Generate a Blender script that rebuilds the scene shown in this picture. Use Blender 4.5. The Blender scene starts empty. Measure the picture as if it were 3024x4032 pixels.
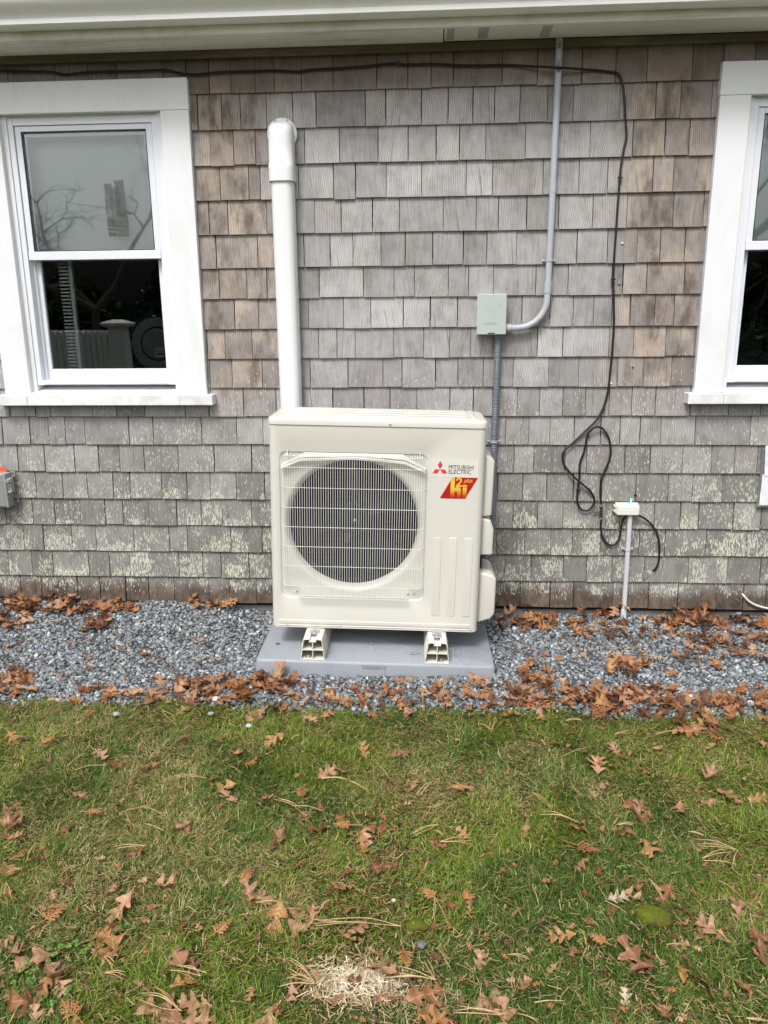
import bpy, bmesh, math, random
import numpy as np
from mathutils import Vector, Matrix, Euler, noise as mnoise

random.seed(7)
rng = np.random.default_rng(7)
R = math.radians
sc = bpy.context.scene
COL = sc.collection

# ------------------------------------------------------------------ camera
CAM = np.array([0.0, -3.41589, 1.31612])
YAW, PITCH, ROLL, FPX = 0.0645287, 0.2483414, -0.0094848, 3033.6
_f = np.array([-math.sin(YAW) * math.cos(PITCH), math.cos(YAW) * math.cos(PITCH), -math.sin(PITCH)])
_r0 = np.array([math.cos(YAW), math.sin(YAW), 0.0])
_u0 = np.cross(_r0, _f)
_r = math.cos(ROLL) * _r0 + math.sin(ROLL) * _u0
_u = -math.sin(ROLL) * _r0 + math.cos(ROLL) * _u0
cam = bpy.data.objects.new('camera', bpy.data.cameras.new('camera'))
COL.objects.link(cam)
cam.data.sensor_fit = 'AUTO'
cam.data.sensor_width = 36.0
cam.data.lens = 36.0 * FPX / 4032.0
cam.data.clip_start = 0.05
cam.data.clip_end = 400
cam.matrix_world = Matrix(((_r[0], _u[0], -_f[0], CAM[0]), (_r[1], _u[1], -_f[1], CAM[1]), (_r[2], _u[2], -_f[2], CAM[2]), (0, 0, 0, 1)))
sc.camera = cam
sc.render.resolution_x, sc.render.resolution_y = 768, 1024
sc.render.resolution_percentage = 100
sc.render.engine = 'CYCLES'
sc.view_settings.view_transform = 'Standard'
sc.view_settings.look = 'None'
sc.view_settings.gamma = 1.0
sc.view_settings.use_curve_mapping = False
sc.view_settings.exposure = 0.60

# ------------------------------------------------------------------ sky and sun (bright overcast day)
SUN_EL, SUN_AZ = R(54), R(198)      # azimuth measured clockwise from +Y; the sun stands behind the viewer, a little to the left
world = bpy.data.worlds.new('World')
sc.world = world
world.use_nodes = True
wn, wl = world.node_tree.nodes, world.node_tree.links
wn.clear()
wo = wn.new('ShaderNodeOutputWorld'); wb = wn.new('ShaderNodeBackground'); ws = wn.new('ShaderNodeTexSky')
wh = wn.new('ShaderNodeHueSaturation')
ws.sky_type = 'NISHITA'; ws.sun_disc = False; ws.sun_elevation = SUN_EL; ws.sun_rotation = SUN_AZ
ws.dust_density = 4.0
wh.inputs['Saturation'].default_value = 0.22
wb.inputs['Strength'].default_value = 0.135
wl.new(ws.outputs[0], wh.inputs['Color']); wl.new(wh.outputs[0], wb.inputs['Color']); wl.new(wb.outputs[0], wo.inputs['Surface'])
sun = bpy.data.objects.new('sun', bpy.data.lights.new('sun', 'SUN'))
COL.objects.link(sun)
sun.data.energy = 1.5; sun.data.angle = R(14); sun.data.color = (1.0, 0.985, 0.965)
sd = Vector((math.sin(SUN_AZ) * math.cos(SUN_EL), math.cos(SUN_AZ) * math.cos(SUN_EL), math.sin(SUN_EL)))
sun.rotation_euler = sd.to_track_quat('Z', 'Y').to_euler()
sun.location = (-2, -6, 8)

# ------------------------------------------------------------------ measuring helpers (a pixel of the photo to a point on a real plane)
def ray(px, py):
    return _f + _r * (px - 1512) / FPX - _u * (py - 2016) / FPX
def at(px, py, Y=0.0):
    d = ray(px, py); p = CAM + d * (Y - CAM[1]) / d[1]
    return Vector(p)
def xw(px, z, y=-0.008):
    k = (px - 1512) / FPX
    d = np.array([0, y, z]) - CAM
    a = d @ _r - k * (d @ _f); b = _r[0] - k * _f[0]
    return -a / b

# ------------------------------------------------------------------ bookkeeping
def tag(o, label=None, cat=None, group=None, kind=None):
    if label: o['label'] = label
    if cat: o['category'] = cat
    if group: o['group'] = group
    if kind: o['kind'] = kind
    return o
def empty(name, loc=(0, 0, 0), label=None, cat=None, group=None, rot=None):
    o = bpy.data.objects.new(name, None); COL.objects.link(o)
    o.location = loc; o.empty_display_size = 0.05
    if rot is not None: o.rotation_euler = rot
    return tag(o, label, cat, group)
def link(name, me, mat, parent=None, smooth=False, bevel=0, seg=2, world=False):
    o = bpy.data.objects.new(name, me); COL.objects.link(o)
    if mat: me.materials.clear(); me.materials.append(mat)
    if parent is not None:
        o.parent = parent
    if smooth:
        me.polygons.foreach_set('use_smooth', [True] * len(me.polygons))
        if hasattr(me, 'set_sharp_from_angle'): me.set_sharp_from_angle(angle=R(38))
    if bevel:
        m = o.modifiers.new('Bevel', 'BEVEL'); m.width = bevel; m.segments = seg; m.limit_method = 'ANGLE'; m.angle_limit = R(35)
    return o

class MB:
    def __init__(s): s.v = []; s.f = []
    def add(s, vs, fs):
        n = len(s.v); s.v += [tuple(v) for v in vs]; s.f += [tuple(i + n for i in f) for f in fs]; return s
    def box(s, x0, x1, y0, y1, z0, z1):
        return s.add([(x0, y0, z0), (x1, y0, z0), (x1, y1, z0), (x0, y1, z0), (x0, y0, z1), (x1, y0, z1), (x1, y1, z1), (x0, y1, z1)],
                     [(0, 3, 2, 1), (4, 5, 6, 7), (0, 1, 5, 4), (1, 2, 6, 5), (2, 3, 7, 6), (3, 0, 4, 7)])
    def prism(s, poly, a, b, axis='y'):
        n = len(poly)
        P = {'y': lambda p, t: (p[0], t, p[1]), 'x': lambda p, t: (t, p[0], p[1]), 'z': lambda p, t: (p[0], p[1], t)}[axis]
        vs = [P(p, a) for p in poly] + [P(p, b) for p in poly]
        fs = [tuple(range(n)), tuple(range(2 * n - 1, n - 1, -1))] + [(i, n + i, n + (i + 1) % n, (i + 1) % n) for i in range(n)]
        return s.add(vs, fs)
    def tube(s, pts, r, n=8, cap=True):
        pts = [Vector(p) for p in pts]; m = len(pts)
        rr = r if hasattr(r, '__len__') else [r] * m
        T = []
        for i in range(m):
            t = pts[min(i + 1, m - 1)] - pts[max(i - 1, 0)]
            T.append(t.normalized() if t.length > 1e-9 else Vector((0, 0, 1)))
        a = Vector((0, 0, 1)) if abs(T[0].z) < .9 else Vector((1, 0, 0))
        N = (a - T[0] * a.dot(T[0])).normalized()
        vs = []
        for i in range(m):
            N = N - T[i] * N.dot(T[i])
            N = N.normalized() if N.length > 1e-6 else T[i].orthogonal().normalized()
            B = T[i].cross(N)
            for k in range(n):
                an = 2 * math.pi * k / n
                vs.append(pts[i] + (N * math.cos(an) + B * math.sin(an)) * rr[i])
        fs = [(i * n + k, i * n + (k + 1) % n, (i + 1) * n + (k + 1) % n, (i + 1) * n + k) for i in range(m - 1) for k in range(n)]
        if cap: fs += [tuple(range(n - 1, -1, -1)), tuple((m - 1) * n + k for k in range(n))]
        return s.add(vs, fs)
    def cyl(s, p0, p1, r, n=16): return s.tube([p0, p1], r, n)
    def dome(s, c, r, axis=(0, -1, 0), h=None, n=10, k=4):
        c = Vector(c); ax = Vector(axis).normalized(); h = h or r
        pts = []; rr = []
        for i in range(k + 1):
            a = i / k * math.pi / 2
            pts.append(c + ax * (h * math.sin(a))); rr.append(max(r * math.cos(a), 1e-5))
        return s.tube(pts, rr, n)
    def loft(s, loops, closed=True, cap=True):
        n = len(loops[0]); vs = [p for l in loops for p in l]; m = len(loops); fs = []
        for i in range(m - 1):
            for k in range(n if closed else n - 1):
                fs.append((i * n + k, i * n + (k + 1) % n, (i + 1) * n + (k + 1) % n, (i + 1) * n + k))
        if cap and closed: fs += [tuple(range(n - 1, -1, -1)), tuple((m - 1) * n + k for k in range(n))]
        return s.add(vs, fs)
    def build(s, name, mat, parent=None, smooth=False, bevel=0, seg=2):
        me = bpy.data.meshes.new(name); me.from_pydata(s.v, [], s.f); me.validate(); me.update()
        bm = bmesh.new(); bm.from_mesh(me); bmesh.ops.recalc_face_normals(bm, faces=bm.faces); bm.to_mesh(me); bm.free()
        return link(name, me, mat, parent, smooth, bevel, seg)

def spline(pts, k=6):
    P = [Vector(p) for p in pts]; P = [P[0] * 2 - P[1]] + P + [P[-1] * 2 - P[-2]]; out = []
    for i in range(1, len(P) - 2):
        for j in range(k):
            t = j / k; a, b, c, d = P[i - 1], P[i], P[i + 1], P[i + 2]
            out.append(0.5 * ((2 * b) + (c - a) * t + (2 * a - 5 * b + 4 * c - d) * t * t + (3 * b - a - 3 * c + d) * t ** 3))
    out.append(P[-2]); return out

def np_mesh(name, V, F3=None, F4=None, col=None, colname='col'):
    """verts (n,3), tris, quads, optional per-vertex colour (n,4)"""
    me = bpy.data.meshes.new(name)
    F3 = np.zeros((0, 3), np.int32) if F3 is None else np.asarray(F3, np.int32)
    F4 = np.zeros((0, 4), np.int32) if F4 is None else np.asarray(F4, np.int32)
    loops = np.concatenate([F3.ravel(), F4.ravel()]); nf = len(F3) + len(F4)
    starts = np.concatenate([np.arange(len(F3)) * 3, len(F3) * 3 + np.arange(len(F4)) * 4]).astype(np.int32)
    me.vertices.add(len(V)); me.vertices.foreach_set('co', np.asarray(V, np.float32).ravel())
    me.loops.add(len(loops)); me.loops.foreach_set('vertex_index', loops.astype(np.int32))
    me.polygons.add(nf); me.polygons.foreach_set('loop_start', starts)
    try: me.polygons.foreach_set('loop_total', np.concatenate([np.full(len(F3), 3), np.full(len(F4), 4)]).astype(np.int32))
    except Exception: pass
    me.update(calc_edges=True)
    if col is not None:
        a = me.color_attributes.new(colname, 'FLOAT_COLOR', 'POINT'); a.data.foreach_set('color', np.asarray(col, np.float32).ravel())
    return me

# ------------------------------------------------------------------ materials
def mat(name, col=(.5, .5, .5), rough=.6, metal=0, spec=.5):
    m = bpy.data.materials.new(name); m.use_nodes = True
    b = m.node_tree.nodes['Principled BSDF']
    b.inputs['Base Color'].default_value = (*col, 1); b.inputs['Roughness'].default_value = rough; b.inputs['Metallic'].default_value = metal
    b.inputs['Specular IOR Level'].default_value = spec
    return m
class NT:
    def __init__(s, m): s.m = m; s.t = m.node_tree; s.b = s.t.nodes['Principled BSDF']
    def n(s, ty, **kw):
        x = s.t.nodes.new(ty)
        for k, v in kw.items():
            if k.startswith('i_'):
                key = k[2:]; x.inputs[int(key) if key.isdigit() else key.replace('_', ' ')].default_value = v
            else: setattr(x, k, v)
        return x
    def l(s, a, b): s.t.links.new(a, b)
    def math(s, op, a, b=None, c=None, clamp=False):
        x = s.n('ShaderNodeMath', operation=op); x.use_clamp = clamp
        for i, v in enumerate((a, b, c)):
            if v is None: continue
            if isinstance(v, (int, float)): x.inputs[i].default_value = v
            else: s.l(v, x.inputs[i])
        return x.outputs[0]
    def mix(s, f, a, b, mode='MIX'):
        x = s.n('ShaderNodeMix', data_type='RGBA', blend_type=mode)
        for sock, v in ((x.inputs['Factor'], f), (x.inputs['A'], a), (x.inputs['B'], b)):
            if isinstance(v, (int, float)): sock.default_value = v
            elif isinstance(v, tuple): sock.default_value = (*v, 1) if len(v) == 3 else v
            else: s.l(v, sock)
        return x.outputs['Result']
    def ramp(s, f, stops, interp='LINEAR'):
        x = s.n('ShaderNodeValToRGB'); x.color_ramp.interpolation = interp
        e = x.color_ramp.elements
        while len(e) < len(stops): e.new(.5)
        for i, (p, c) in enumerate(stops):
            e[i].position = p; e[i].color = (*c, 1) if len(c) == 3 else c
        s.l(f, x.inputs[0]); return x.outputs[0]
    def sstep(s, v, a, b):
        x = s.n('ShaderNodeMapRange', interpolation_type='SMOOTHSTEP'); s.l(v, x.inputs[0])
        x.inputs[1].default_value = a; x.inputs[2].default_value = b; return x.outputs[0]
    def noise(s, vec, scale, detail=3, rough=.55, dist=0, out=0):
        x = s.n('ShaderNodeTexNoise'); x.inputs['Scale'].default_value = scale; x.inputs['Detail'].default_value = detail
        x.inputs['Roughness'].default_value = rough; x.inputs['Distortion'].default_value = dist
        if vec is not None: s.l(vec, x.inputs['Vector'])
        return x.outputs[out]
    def vec(s, a, b, c):
        x = s.n('ShaderNodeCombineXYZ')
        for i, v in enumerate((a, b, c)):
            if isinstance(v, (int, float)): x.inputs[i].default_value = v
            else: s.l(v, x.inputs[i])
        return x.outputs[0]
    def bump(s, h, strength=.3, dist=.002):
        x = s.n('ShaderNodeBump'); x.inputs['Strength'].default_value = strength; x.inputs['Distance'].default_value = dist
        s.l(h, x.inputs['Height']); s.l(x.outputs[0], s.b.inputs['Normal'])
def coords(t, kind='Object'):
    g = t.n('ShaderNodeTexCoord'); sp = t.n('ShaderNodeSeparateXYZ'); t.l(g.outputs[kind], sp.inputs[0])
    return g.outputs[kind], sp.outputs[0], sp.outputs[1], sp.outputs[2]

def painted(name, col, rough=.5, dirt=.25, dcol=(.25, .24, .2), scale=8, spec=.5, bump=.0, fine=0.06):
    """paint or plastic with faint uneven dirt"""
    m = mat(name, col, rough, 0, spec); t = NT(m); v, x, y, z = coords(t)
    a = t.noise(v, scale, 5, .65); b = t.noise(v, scale * 9, 3, .6)
    f = t.math('MULTIPLY', t.sstep(a, .45, .8), dirt, clamp=True)
    c = t.mix(f, col, dcol)
    c = t.mix(t.math('MULTIPLY', b, fine * 2), c, tuple(k * .6 for k in col))
    t.l(c, t.b.inputs['Base Color'])
    t.l(t.math('ADD', t.math('MULTIPLY', a, .2), rough - .1), t.b.inputs['Roughness'])
    if bump: t.bump(b, bump, .001)
    return m

# weathered cedar shingles
def make_shingle():
    m = mat('weathered_cedar', (.3, .28, .26), .85, 0, .25); t = NT(m); v, x, y, z = coords(t)
    at_ = t.n('ShaderNodeAttribute', attribute_name='sh'); sp = t.n('ShaderNodeSeparateColor'); t.l(at_.outputs['Color'], sp.inputs[0])
    r1, r2, h, r3 = sp.outputs[0], sp.outputs[1], sp.outputs[2], at_.outputs['Alpha']
    off = t.math('MULTIPLY', r1, 37.0)
    tilt = t.math('MULTIPLY', t.math('SUBTRACT', r2, .5), .35)
    xs = t.math('ADD', x, t.math('MULTIPLY', z, tilt))
    # growth rings, cathedral figure and fine fibre
    gv = t.vec(t.math('ADD', t.math('MULTIPLY', xs, 1.0), off), off, t.math('MULTIPLY', z, .16))
    wv = t.n('ShaderNodeTexWave', wave_type='BANDS', bands_direction='X'); t.l(gv, wv.inputs['Vector'])
    wv.inputs['Scale'].default_value = 44; wv.inputs['Distortion'].default_value = 9; wv.inputs['Detail'].default_value = 2.5
    wv.inputs['Detail Scale'].default_value = .55; wv.inputs['Detail Roughness'].default_value = .6
    fib = t.noise(t.vec(t.math('MULTIPLY', xs, 420), off, t.math('MULTIPLY', z, 11)), 1, 4, .7)
    fib2 = t.noise(t.vec(t.math('MULTIPLY', xs, 120), off, t.math('MULTIPLY', z, 6)), 1, 4, .65)
    blot = t.noise(t.vec(t.math('MULTIPLY', x, 5), off, t.math('MULTIPLY', z, 4)), 1, 4, .6)
    big = t.noise(v, 1.7, 3, .6)
    base = t.ramp(r1, [(0, (.275, .258, .250)), (.35, (.325, .311, .304)), (.7, (.360, .346, .341)), (1, (.41, .393, .385))])
    base = t.mix(t.math('MULTIPLY', t.sstep(big, .3, .75), .35), base, (.40, .39, .385))
    # bare tan and dark brown streaks near the windows, where water and sprinklers wash the wall
    nl = t.sstep(t.math('ABSOLUTE', t.math('ADD', x, .84)), .30, .04)
    nr = t.sstep(t.math('ABSOLUTE', t.math('SUBTRACT', x, .98)), .33, .06)
    nz = t.math('MULTIPLY', t.sstep(z, .82, 1.15), t.sstep(z, 2.34, 2.18))
    near = t.math('MULTIPLY', t.math('MAXIMUM', nl, nr), nz)
    tanm = t.math('MULTIPLY', t.sstep(t.math('ADD', blot, t.math('MULTIPLY', r2, .12)), .53, .66), near)
    c = t.mix(t.math('MULTIPLY', near, .62), base, (.225, .178, .150))
    c = t.mix(t.math('MULTIPLY', tanm, .75), c, (.44, .355, .285))
    brn = t.math('MULTIPLY', t.sstep(t.noise(t.vec(t.math('MULTIPLY', x, 13), off, t.math('MULTIPLY', z, 5)), 1, 4, .6), .48, .68), t.math('ADD', t.math('MULTIPLY', near, .95), .22))
    c = t.mix(t.math('MULTIPLY', brn, .7), c, (.115, .085, .068))
    # sheltered brown wood, eave shade painted into its colour; dark drip marks beside joints
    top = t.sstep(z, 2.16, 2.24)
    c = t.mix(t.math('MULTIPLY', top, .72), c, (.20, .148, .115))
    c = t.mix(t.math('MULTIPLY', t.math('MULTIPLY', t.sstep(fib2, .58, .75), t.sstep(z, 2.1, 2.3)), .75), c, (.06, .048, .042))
    # lower courses: algae grey green, then wet brown at the foot
    low = t.sstep(z, 1.15, .25)
    c = t.mix(t.math('MULTIPLY', low, .66), c, (.162, .155, .136))
    alg = t.math('MULTIPLY', t.sstep(t.noise(v, 7, 5, .65), .52, .78), t.sstep(z, 1.1, .5))
    c = t.mix(t.math('MULTIPLY', alg, .55), c, (.135, .125, .09))
    foot = t.sstep(t.math('ADD', z, t.math('MULTIPLY', t.math('SUBTRACT', t.noise(t.vec(t.math('MULTIPLY', x, 11), 0.0, t.math('MULTIPLY', z, 6)), 1, 4, .65), .5), .16)), .115, .045)
    ft = t.noise(t.vec(t.math('MULTIPLY', x, 30), off, t.math('MULTIPLY', z, 16)), 1, 4, .65)
    c = t.mix(t.math('MULTIPLY', foot, .85), c, t.mix(t.sstep(ft, .35, .68), (.055, .040, .030), (.165, .112, .075)))
    rust = t.math('MULTIPLY', t.sstep(t.noise(t.vec(t.math('MULTIPLY', x, 6), 3.0, t.math('MULTIPLY', z, 2.5)), 1, 3, .6), .64, .74), t.sstep(z, .95, .3))
    c = t.mix(t.math('MULTIPLY', rust, .6), c, (.16, .10, .07))
    # grain
    rings = t.math('MULTIPLY', wv.outputs['Fac'], t.math('MULTIPLY', t.sstep(r3, .35, .65), 1.6))
    g = t.math('ADD', t.math('MULTIPLY', fib, .55), t.math('ADD', t.math('MULTIPLY', fib2, .35), t.math('MULTIPLY', rings, .28)))
    gm = t.ramp(g, [(.30, (.55, .54, .53)), (.48, (.90, .90, .90)), (.62, (1.07, 1.07, 1.07)), (.90, (1.35, 1.35, 1.34))])
    c = t.mix(.85, c, gm, 'MULTIPLY')
    crk = t.noise(t.vec(t.math('MULTIPLY', xs, 120), off, t.math('MULTIPLY', z, 3.5)), 1, 2, .5)
    c = t.mix(t.math('MULTIPLY', t.sstep(crk, .66, .74), .5), c, (.07, .06, .055))
    spot = t.noise(t.vec(t.math('MULTIPLY', x, 16), off, t.math('MULTIPLY', z, 13)), 1, 5, .65)
    c = t.mix(1.0, c, t.ramp(spot, [(.3, (.78, .77, .76)), (.5, (1, 1, 1)), (.72, (1.16, 1.16, 1.17))]), 'MULTIPLY')
    # course shadow painted in: darker band under the butt above, and a darkened toe
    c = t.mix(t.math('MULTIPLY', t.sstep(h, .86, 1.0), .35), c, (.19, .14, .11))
    c = t.mix(t.math('MULTIPLY', t.sstep(h, .04, .0), .2), c, (.2, .19, .18))
    # pale flecks of old paint, thickest on the lowest courses and towards the toes
    dn = t.noise(v, 28, 2, .5)
    fx = t.math('ADD', t.math('MULTIPLY', x, 330), t.math('MULTIPLY', dn, 3.0)); fz = t.math('ADD', t.math('MULTIPLY', z, 56), off)
    vo = t.n('ShaderNodeTexVoronoi', feature='F1'); vo.inputs['Scale'].default_value = 1; t.l(t.vec(fx, off, fz), vo.inputs['Vector'])
    cs = t.n('ShaderNodeSeparateColor'); t.l(vo.outputs['Color'], cs.inputs[0])
    patch = t.noise(t.vec(t.math('MULTIPLY', x, 9), off, t.math('MULTIPLY', z, 9)), 1, 3, .6)
    dz = t.math('MULTIPLY', t.sstep(z, 1.25, .10), t.sstep(z, .03, .075))
    dens = t.math('MULTIPLY', t.math('POWER', dz, 1.15), t.math('SUBTRACT', 1.28, h))
    wide = t.noise(v, 2.6, 3, .6)
    dens = t.math('MULTIPLY', dens, t.math('ADD', t.math('MULTIPLY', t.sstep(patch, .38, .66), t.math('ADD', .70, t.math('MULTIPLY', t.sstep(wide, .38, .62), .75))), t.math('MULTIPLY', r2, .25)))
    dens = t.math('MULTIPLY', t.math('MULTIPLY', dens, 1.25), t.math('SUBTRACT', 1.0, t.math('MULTIPLY', foot, .8)))
    dens = t.math('MINIMUM', dens, .84)
    fl = t.math('LESS_THAN', cs.outputs[0], dens)
    sz = t.math('ADD', t.math('MULTIPLY', cs.outputs[1], .34), .20)
    sz = t.math('ADD', sz, t.math('MULTIPLY', t.sstep(dens, .55, 1.1), .3))
    fl = t.math('MULTIPLY', fl, t.math('LESS_THAN', vo.outputs['Distance'], sz))
    c = t.mix(t.math('MULTIPLY', t.sstep(dens, .5, 1.1), .12), c, (.38, .38, .31))
    c = t.mix(t.math('MULTIPLY', fl, t.math('ADD', .68, t.math('MULTIPLY', cs.outputs[2], .30))), c, t.mix(r2, (.66, .66, .50), (.60, .61, .52)))
    t.l(c, t.b.inputs['Base Color'])
    hh = t.math('ADD', t.math('MULTIPLY', g, 1.0), t.math('MULTIPLY', fl, .25))
    t.bump(hh, .7, .002)
    return m
M = {}
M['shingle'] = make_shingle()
M['dark'] = mat('dark_paper', (.018, .016, .015), .95)
M['casing'] = painted('white_casing_paint', (.78, .79, .81), .55, .30, (.50, .48, .42), 3, fine=.05, bump=.15)
def chip(m):
    t = NT(m); v, x, y, z = coords(t); src = t.b.inputs['Base Color'].links[0].from_socket
    a_ = t.noise(t.vec(t.math('MULTIPLY', x, 38), y, t.math('MULTIPLY', z, 17)), 1, 4, .6, .4); b_ = t.noise(v, 2.2, 2)
    f = t.math('MULTIPLY', t.sstep(a_, .70, .73), t.sstep(b_, .45, .6)); c = t.mix(t.math('MULTIPLY', f, .55), src, (.36, .34, .30))
    g_ = t.noise(t.vec(t.math('MULTIPLY', x, 12), y, t.math('MULTIPLY', z, 3)), 1, 4, .65); c = t.mix(t.math('MULTIPLY', t.sstep(g_, .5, .8), .3), c, (.52, .50, .42))
    low_ = t.math('MULTIPLY', t.sstep(z, 1.10, .96), t.sstep(t.noise(v, 14, 4, .65), .42, .7)); c = t.mix(t.math('MULTIPLY', low_, .4), c, (.42, .41, .32)); t.l(c, t.b.inputs['Base Color'])
chip(M['casing'])
def streak(m, lo, hi):
    t = NT(m); v, x, y, z = coords(t); src = t.b.inputs['Base Color'].links[0].from_socket
    a_ = t.noise(t.vec(t.math('MULTIPLY', x, 2.5), t.math('MULTIPLY', y, 40), t.math('MULTIPLY', z, 60)), 1, 4, .65); c = t.mix(t.math('MULTIPLY', t.sstep(a_, lo, hi), .5), src, (.33, .25, .16)); t.l(c, t.b.inputs['Base Color'])
M['vinyl'] = painted('white_vinyl', (.75, .77, .82), .35, .12, (.55, .55, .55), 6, fine=.02)
M['gutter'] = painted('gutter_white', (.86, .86, .83), .42, .22, (.40, .40, .33), 4, fine=.05)
M['soffit'] = painted('soffit_cream', (.86, .85, .78), .6, .6, (.42, .35, .23), 4, fine=.1)
M['soffit_bare'] = painted('primed_panel', (.78, .79, .73), .6, .15, (.4, .4, .33), 3)
streak(M['soffit'], .5, .75); streak(M['soffit_bare'], .55, .8)
M['primer'] = painted('primer_stripe', (.42, .43, .37), .7, .1)
M['cream'] = painted('unit_cream', (.63, .612, .555), .38, .10, (.55, .52, .44), 2.5, fine=.03)
M['creamgrille'] = painted('grille_cream', (.80, .80, .76), .4, .05)
M['standcream'] = painted('stand_cream', (.74, .72, .64), .5, .30, (.25, .2, .13), 14, fine=.1)
M['pad'] = painted('pad_grey', (.315, .335, .37), .5, .55, (.20, .21, .235), 7, fine=.2, bump=.2)
M['padstain'] = mat('dirt_stain', (.05, .05, .05), .9)
M['blackplastic'] = mat('black_plastic', (.012, .012, .014), .5)
M['cable'] = mat('black_cable', (.010, .010, .013), .42)
M['zinc'] = mat('zinc_plated', (.55, .56, .56), .35, .85)
M['pvc'] = painted('grey_pvc', (.42, .44, .47), .42, .15, (.3, .3, .31), 10, fine=.05)
M['flex'] = painted('grey_flex_conduit', (.15, .17, .20), .45, .2, (.25, .25, .25), 12)
M['boxgrey'] = painted('sage_enamel', (.44, .485, .47), .4, .12, (.32, .36, .33), 7, fine=.03)
M['duct'] = painted('duct_white', (.76, .77, .78), .38, .08, (.6, .6, .6), 4, fine=.02)
M['whiteplastic'] = painted('ivory_plastic', (.76, .76, .70), .42, .15, (.5, .5, .42), 12)
M['telebox'] = painted('grey_abs', (.33, .345, .34), .5, .2, (.2, .2, .2), 12)
M['telelid'] = painted('light_grey_abs', (.47, .50, .50), .5, .15, (.3, .3, .3), 12)
M['orange'] = mat('orange_plastic', (.75, .10, .03), .5)
M['teal'] = mat('teal_label', (.05, .32, .27), .45)
M['paleteal'] = mat('pale_tag', (.55, .70, .72), .4)
M['whitefoil'] = painted('crinkled_white', (.78, .79, .80), .4, .1, (.6, .6, .6), 30, bump=.7)
M['riser'] = painted('pale_pvc', (.60, .60, .62), .45, .15, (.4, .4, .4), 14)
M['red'] = mat('sticker_red', (.42, .012, .014), .35)
M['emblemred'] = mat('emblem_red', (.62, .05, .06), .4)
M['ink'] = mat('black_ink', (.02, .02, .025), .5)
M['sticker'] = mat('sticker_clear', (.68, .665, .61), .28)
M['concrete'] = painted('foundation_concrete', (.20, .20, .19), .9, .4, (.1, .1, .09), 9, bump=.4)
M['blade'] = mat('fan_dark', (.007, .009, .016), .6, 0, .2)
M['coil'] = None
M['room'] = mat('room_wall', (.30, .33, .36), .9)
M['roomfloor'] = mat('room_floor', (.08, .06, .05), .6)
M['shade'] = mat('roller_shade', (.72, .76, .75), .9)
M['slat'] = mat('blind_slat', (.62, .66, .64), .6)
M['clockblack'] = mat('clock_black', (.02, .022, .025), .4)
M['clockmid'] = mat('clock_grey', (.06, .07, .075), .5)
M['fence'] = painted('fence_white', (.74, .74, .74), .55, .2)
M['tape'] = None

def make_coil():
    m = mat('coil_fins', (.02, .022, .03), .5, .3); t = NT(m); v, x, y, z = coords(t)
    a = t.math('SINE', t.math('MULTIPLY', z, 2 * math.pi / .0211)); b = t.math('SINE', t.math('MULTIPLY', x, 2 * math.pi / .0035))
    c = t.mix(t.math('MULTIPLY', t.sstep(a, .6, 1), t.sstep(b, -.4, .6)), (.003, .005, .011), (.020, .034, .065)); t.l(c, t.b.inputs['Base Color'])
    return m
M['coil'] = make_coil()
def make_tape():
    m = mat('clear_tape', (.42, .37, .30), .35); t = NT(m); v, x, y, z = coords(t)
    a = t.noise(t.vec(t.math('MULTIPLY', x, 12), 0.0, t.math('MULTIPLY', z, 45)), 1, 3, .6)
    c = t.mix(t.sstep(a, .45, .75), (.085, .085, .08), (.20, .20, .185)); t.l(c, t.b.inputs['Base Color'])
    tr = t.n('ShaderNodeBsdfTransparent'); mx = t.n('ShaderNodeMixShader'); mx.inputs[0].default_value = .55
    out = t.t.nodes['Material Output']; t.l(tr.outputs[0], mx.inputs[1]); t.l(t.b.outputs[0], mx.inputs[2]); t.l(mx.outputs[0], out.inputs[0])
    return m
M['tape'] = make_tape()
def make_glass(name, ior, tint=(.92, .95, .94), rough=.004):
    m = mat(name); t = NT(m); out = t.t.nodes['Material Output']
    g = t.n('ShaderNodeBsdfGlossy'); g.inputs['Roughness'].default_value = rough; g.inputs['Color'].default_value = (1, 1, 1, 1)
    tr = t.n('ShaderNodeBsdfTransparent'); tr.inputs[0].default_value = (*tint, 1)
    fr = t.n('ShaderNodeFresnel'); fr.inputs[0].default_value = ior
    v, x, y, z = coords(t)
    mx = t.n('ShaderNodeMixShader'); t.l(fr.outputs[0], mx.inputs[0]); t.l(tr.outputs[0], mx.inputs[1]); t.l(g.outputs[0], mx.inputs[2]); t.l(mx.outputs[0], out.inputs[0])
    bp = t.n('ShaderNodeBump'); bp.inputs['Strength'].default_value = .03; bp.inputs['Distance'].default_value = .01
    t.l(t.noise(v, 2.2, 1), bp.inputs['Height']); t.l(bp.outputs[0], g.inputs['Normal'])
    return m
M['glass'] = make_glass('window_glass', 1.80)
M['haze_glass'] = make_glass('dusty_screened_glass', 1.70, (.90, .93, .92), .020)
def make_frieze():
    m = mat('bare_frieze_wood', (.2, .16, .12), .8, 0, .2); t = NT(m); v, x, y, z = coords(t)
    a = t.noise(t.vec(t.math('MULTIPLY', x, 3), y, t.math('MULTIPLY', z, 120)), 1, 4, .7)
    b = t.noise(t.vec(t.math('MULTIPLY', x, 2), y, t.math('MULTIPLY', z, 20)), 1, 3, .6)
    c = t.mix(a, (.085, .065, .052), (.215, .17, .135)); c = t.mix(t.sstep(b, .5, .75), c, (.26, .225, .185)); t.l(c, t.b.inputs['Base Color'])
    return m
M['frieze'] = make_frieze()
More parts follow.
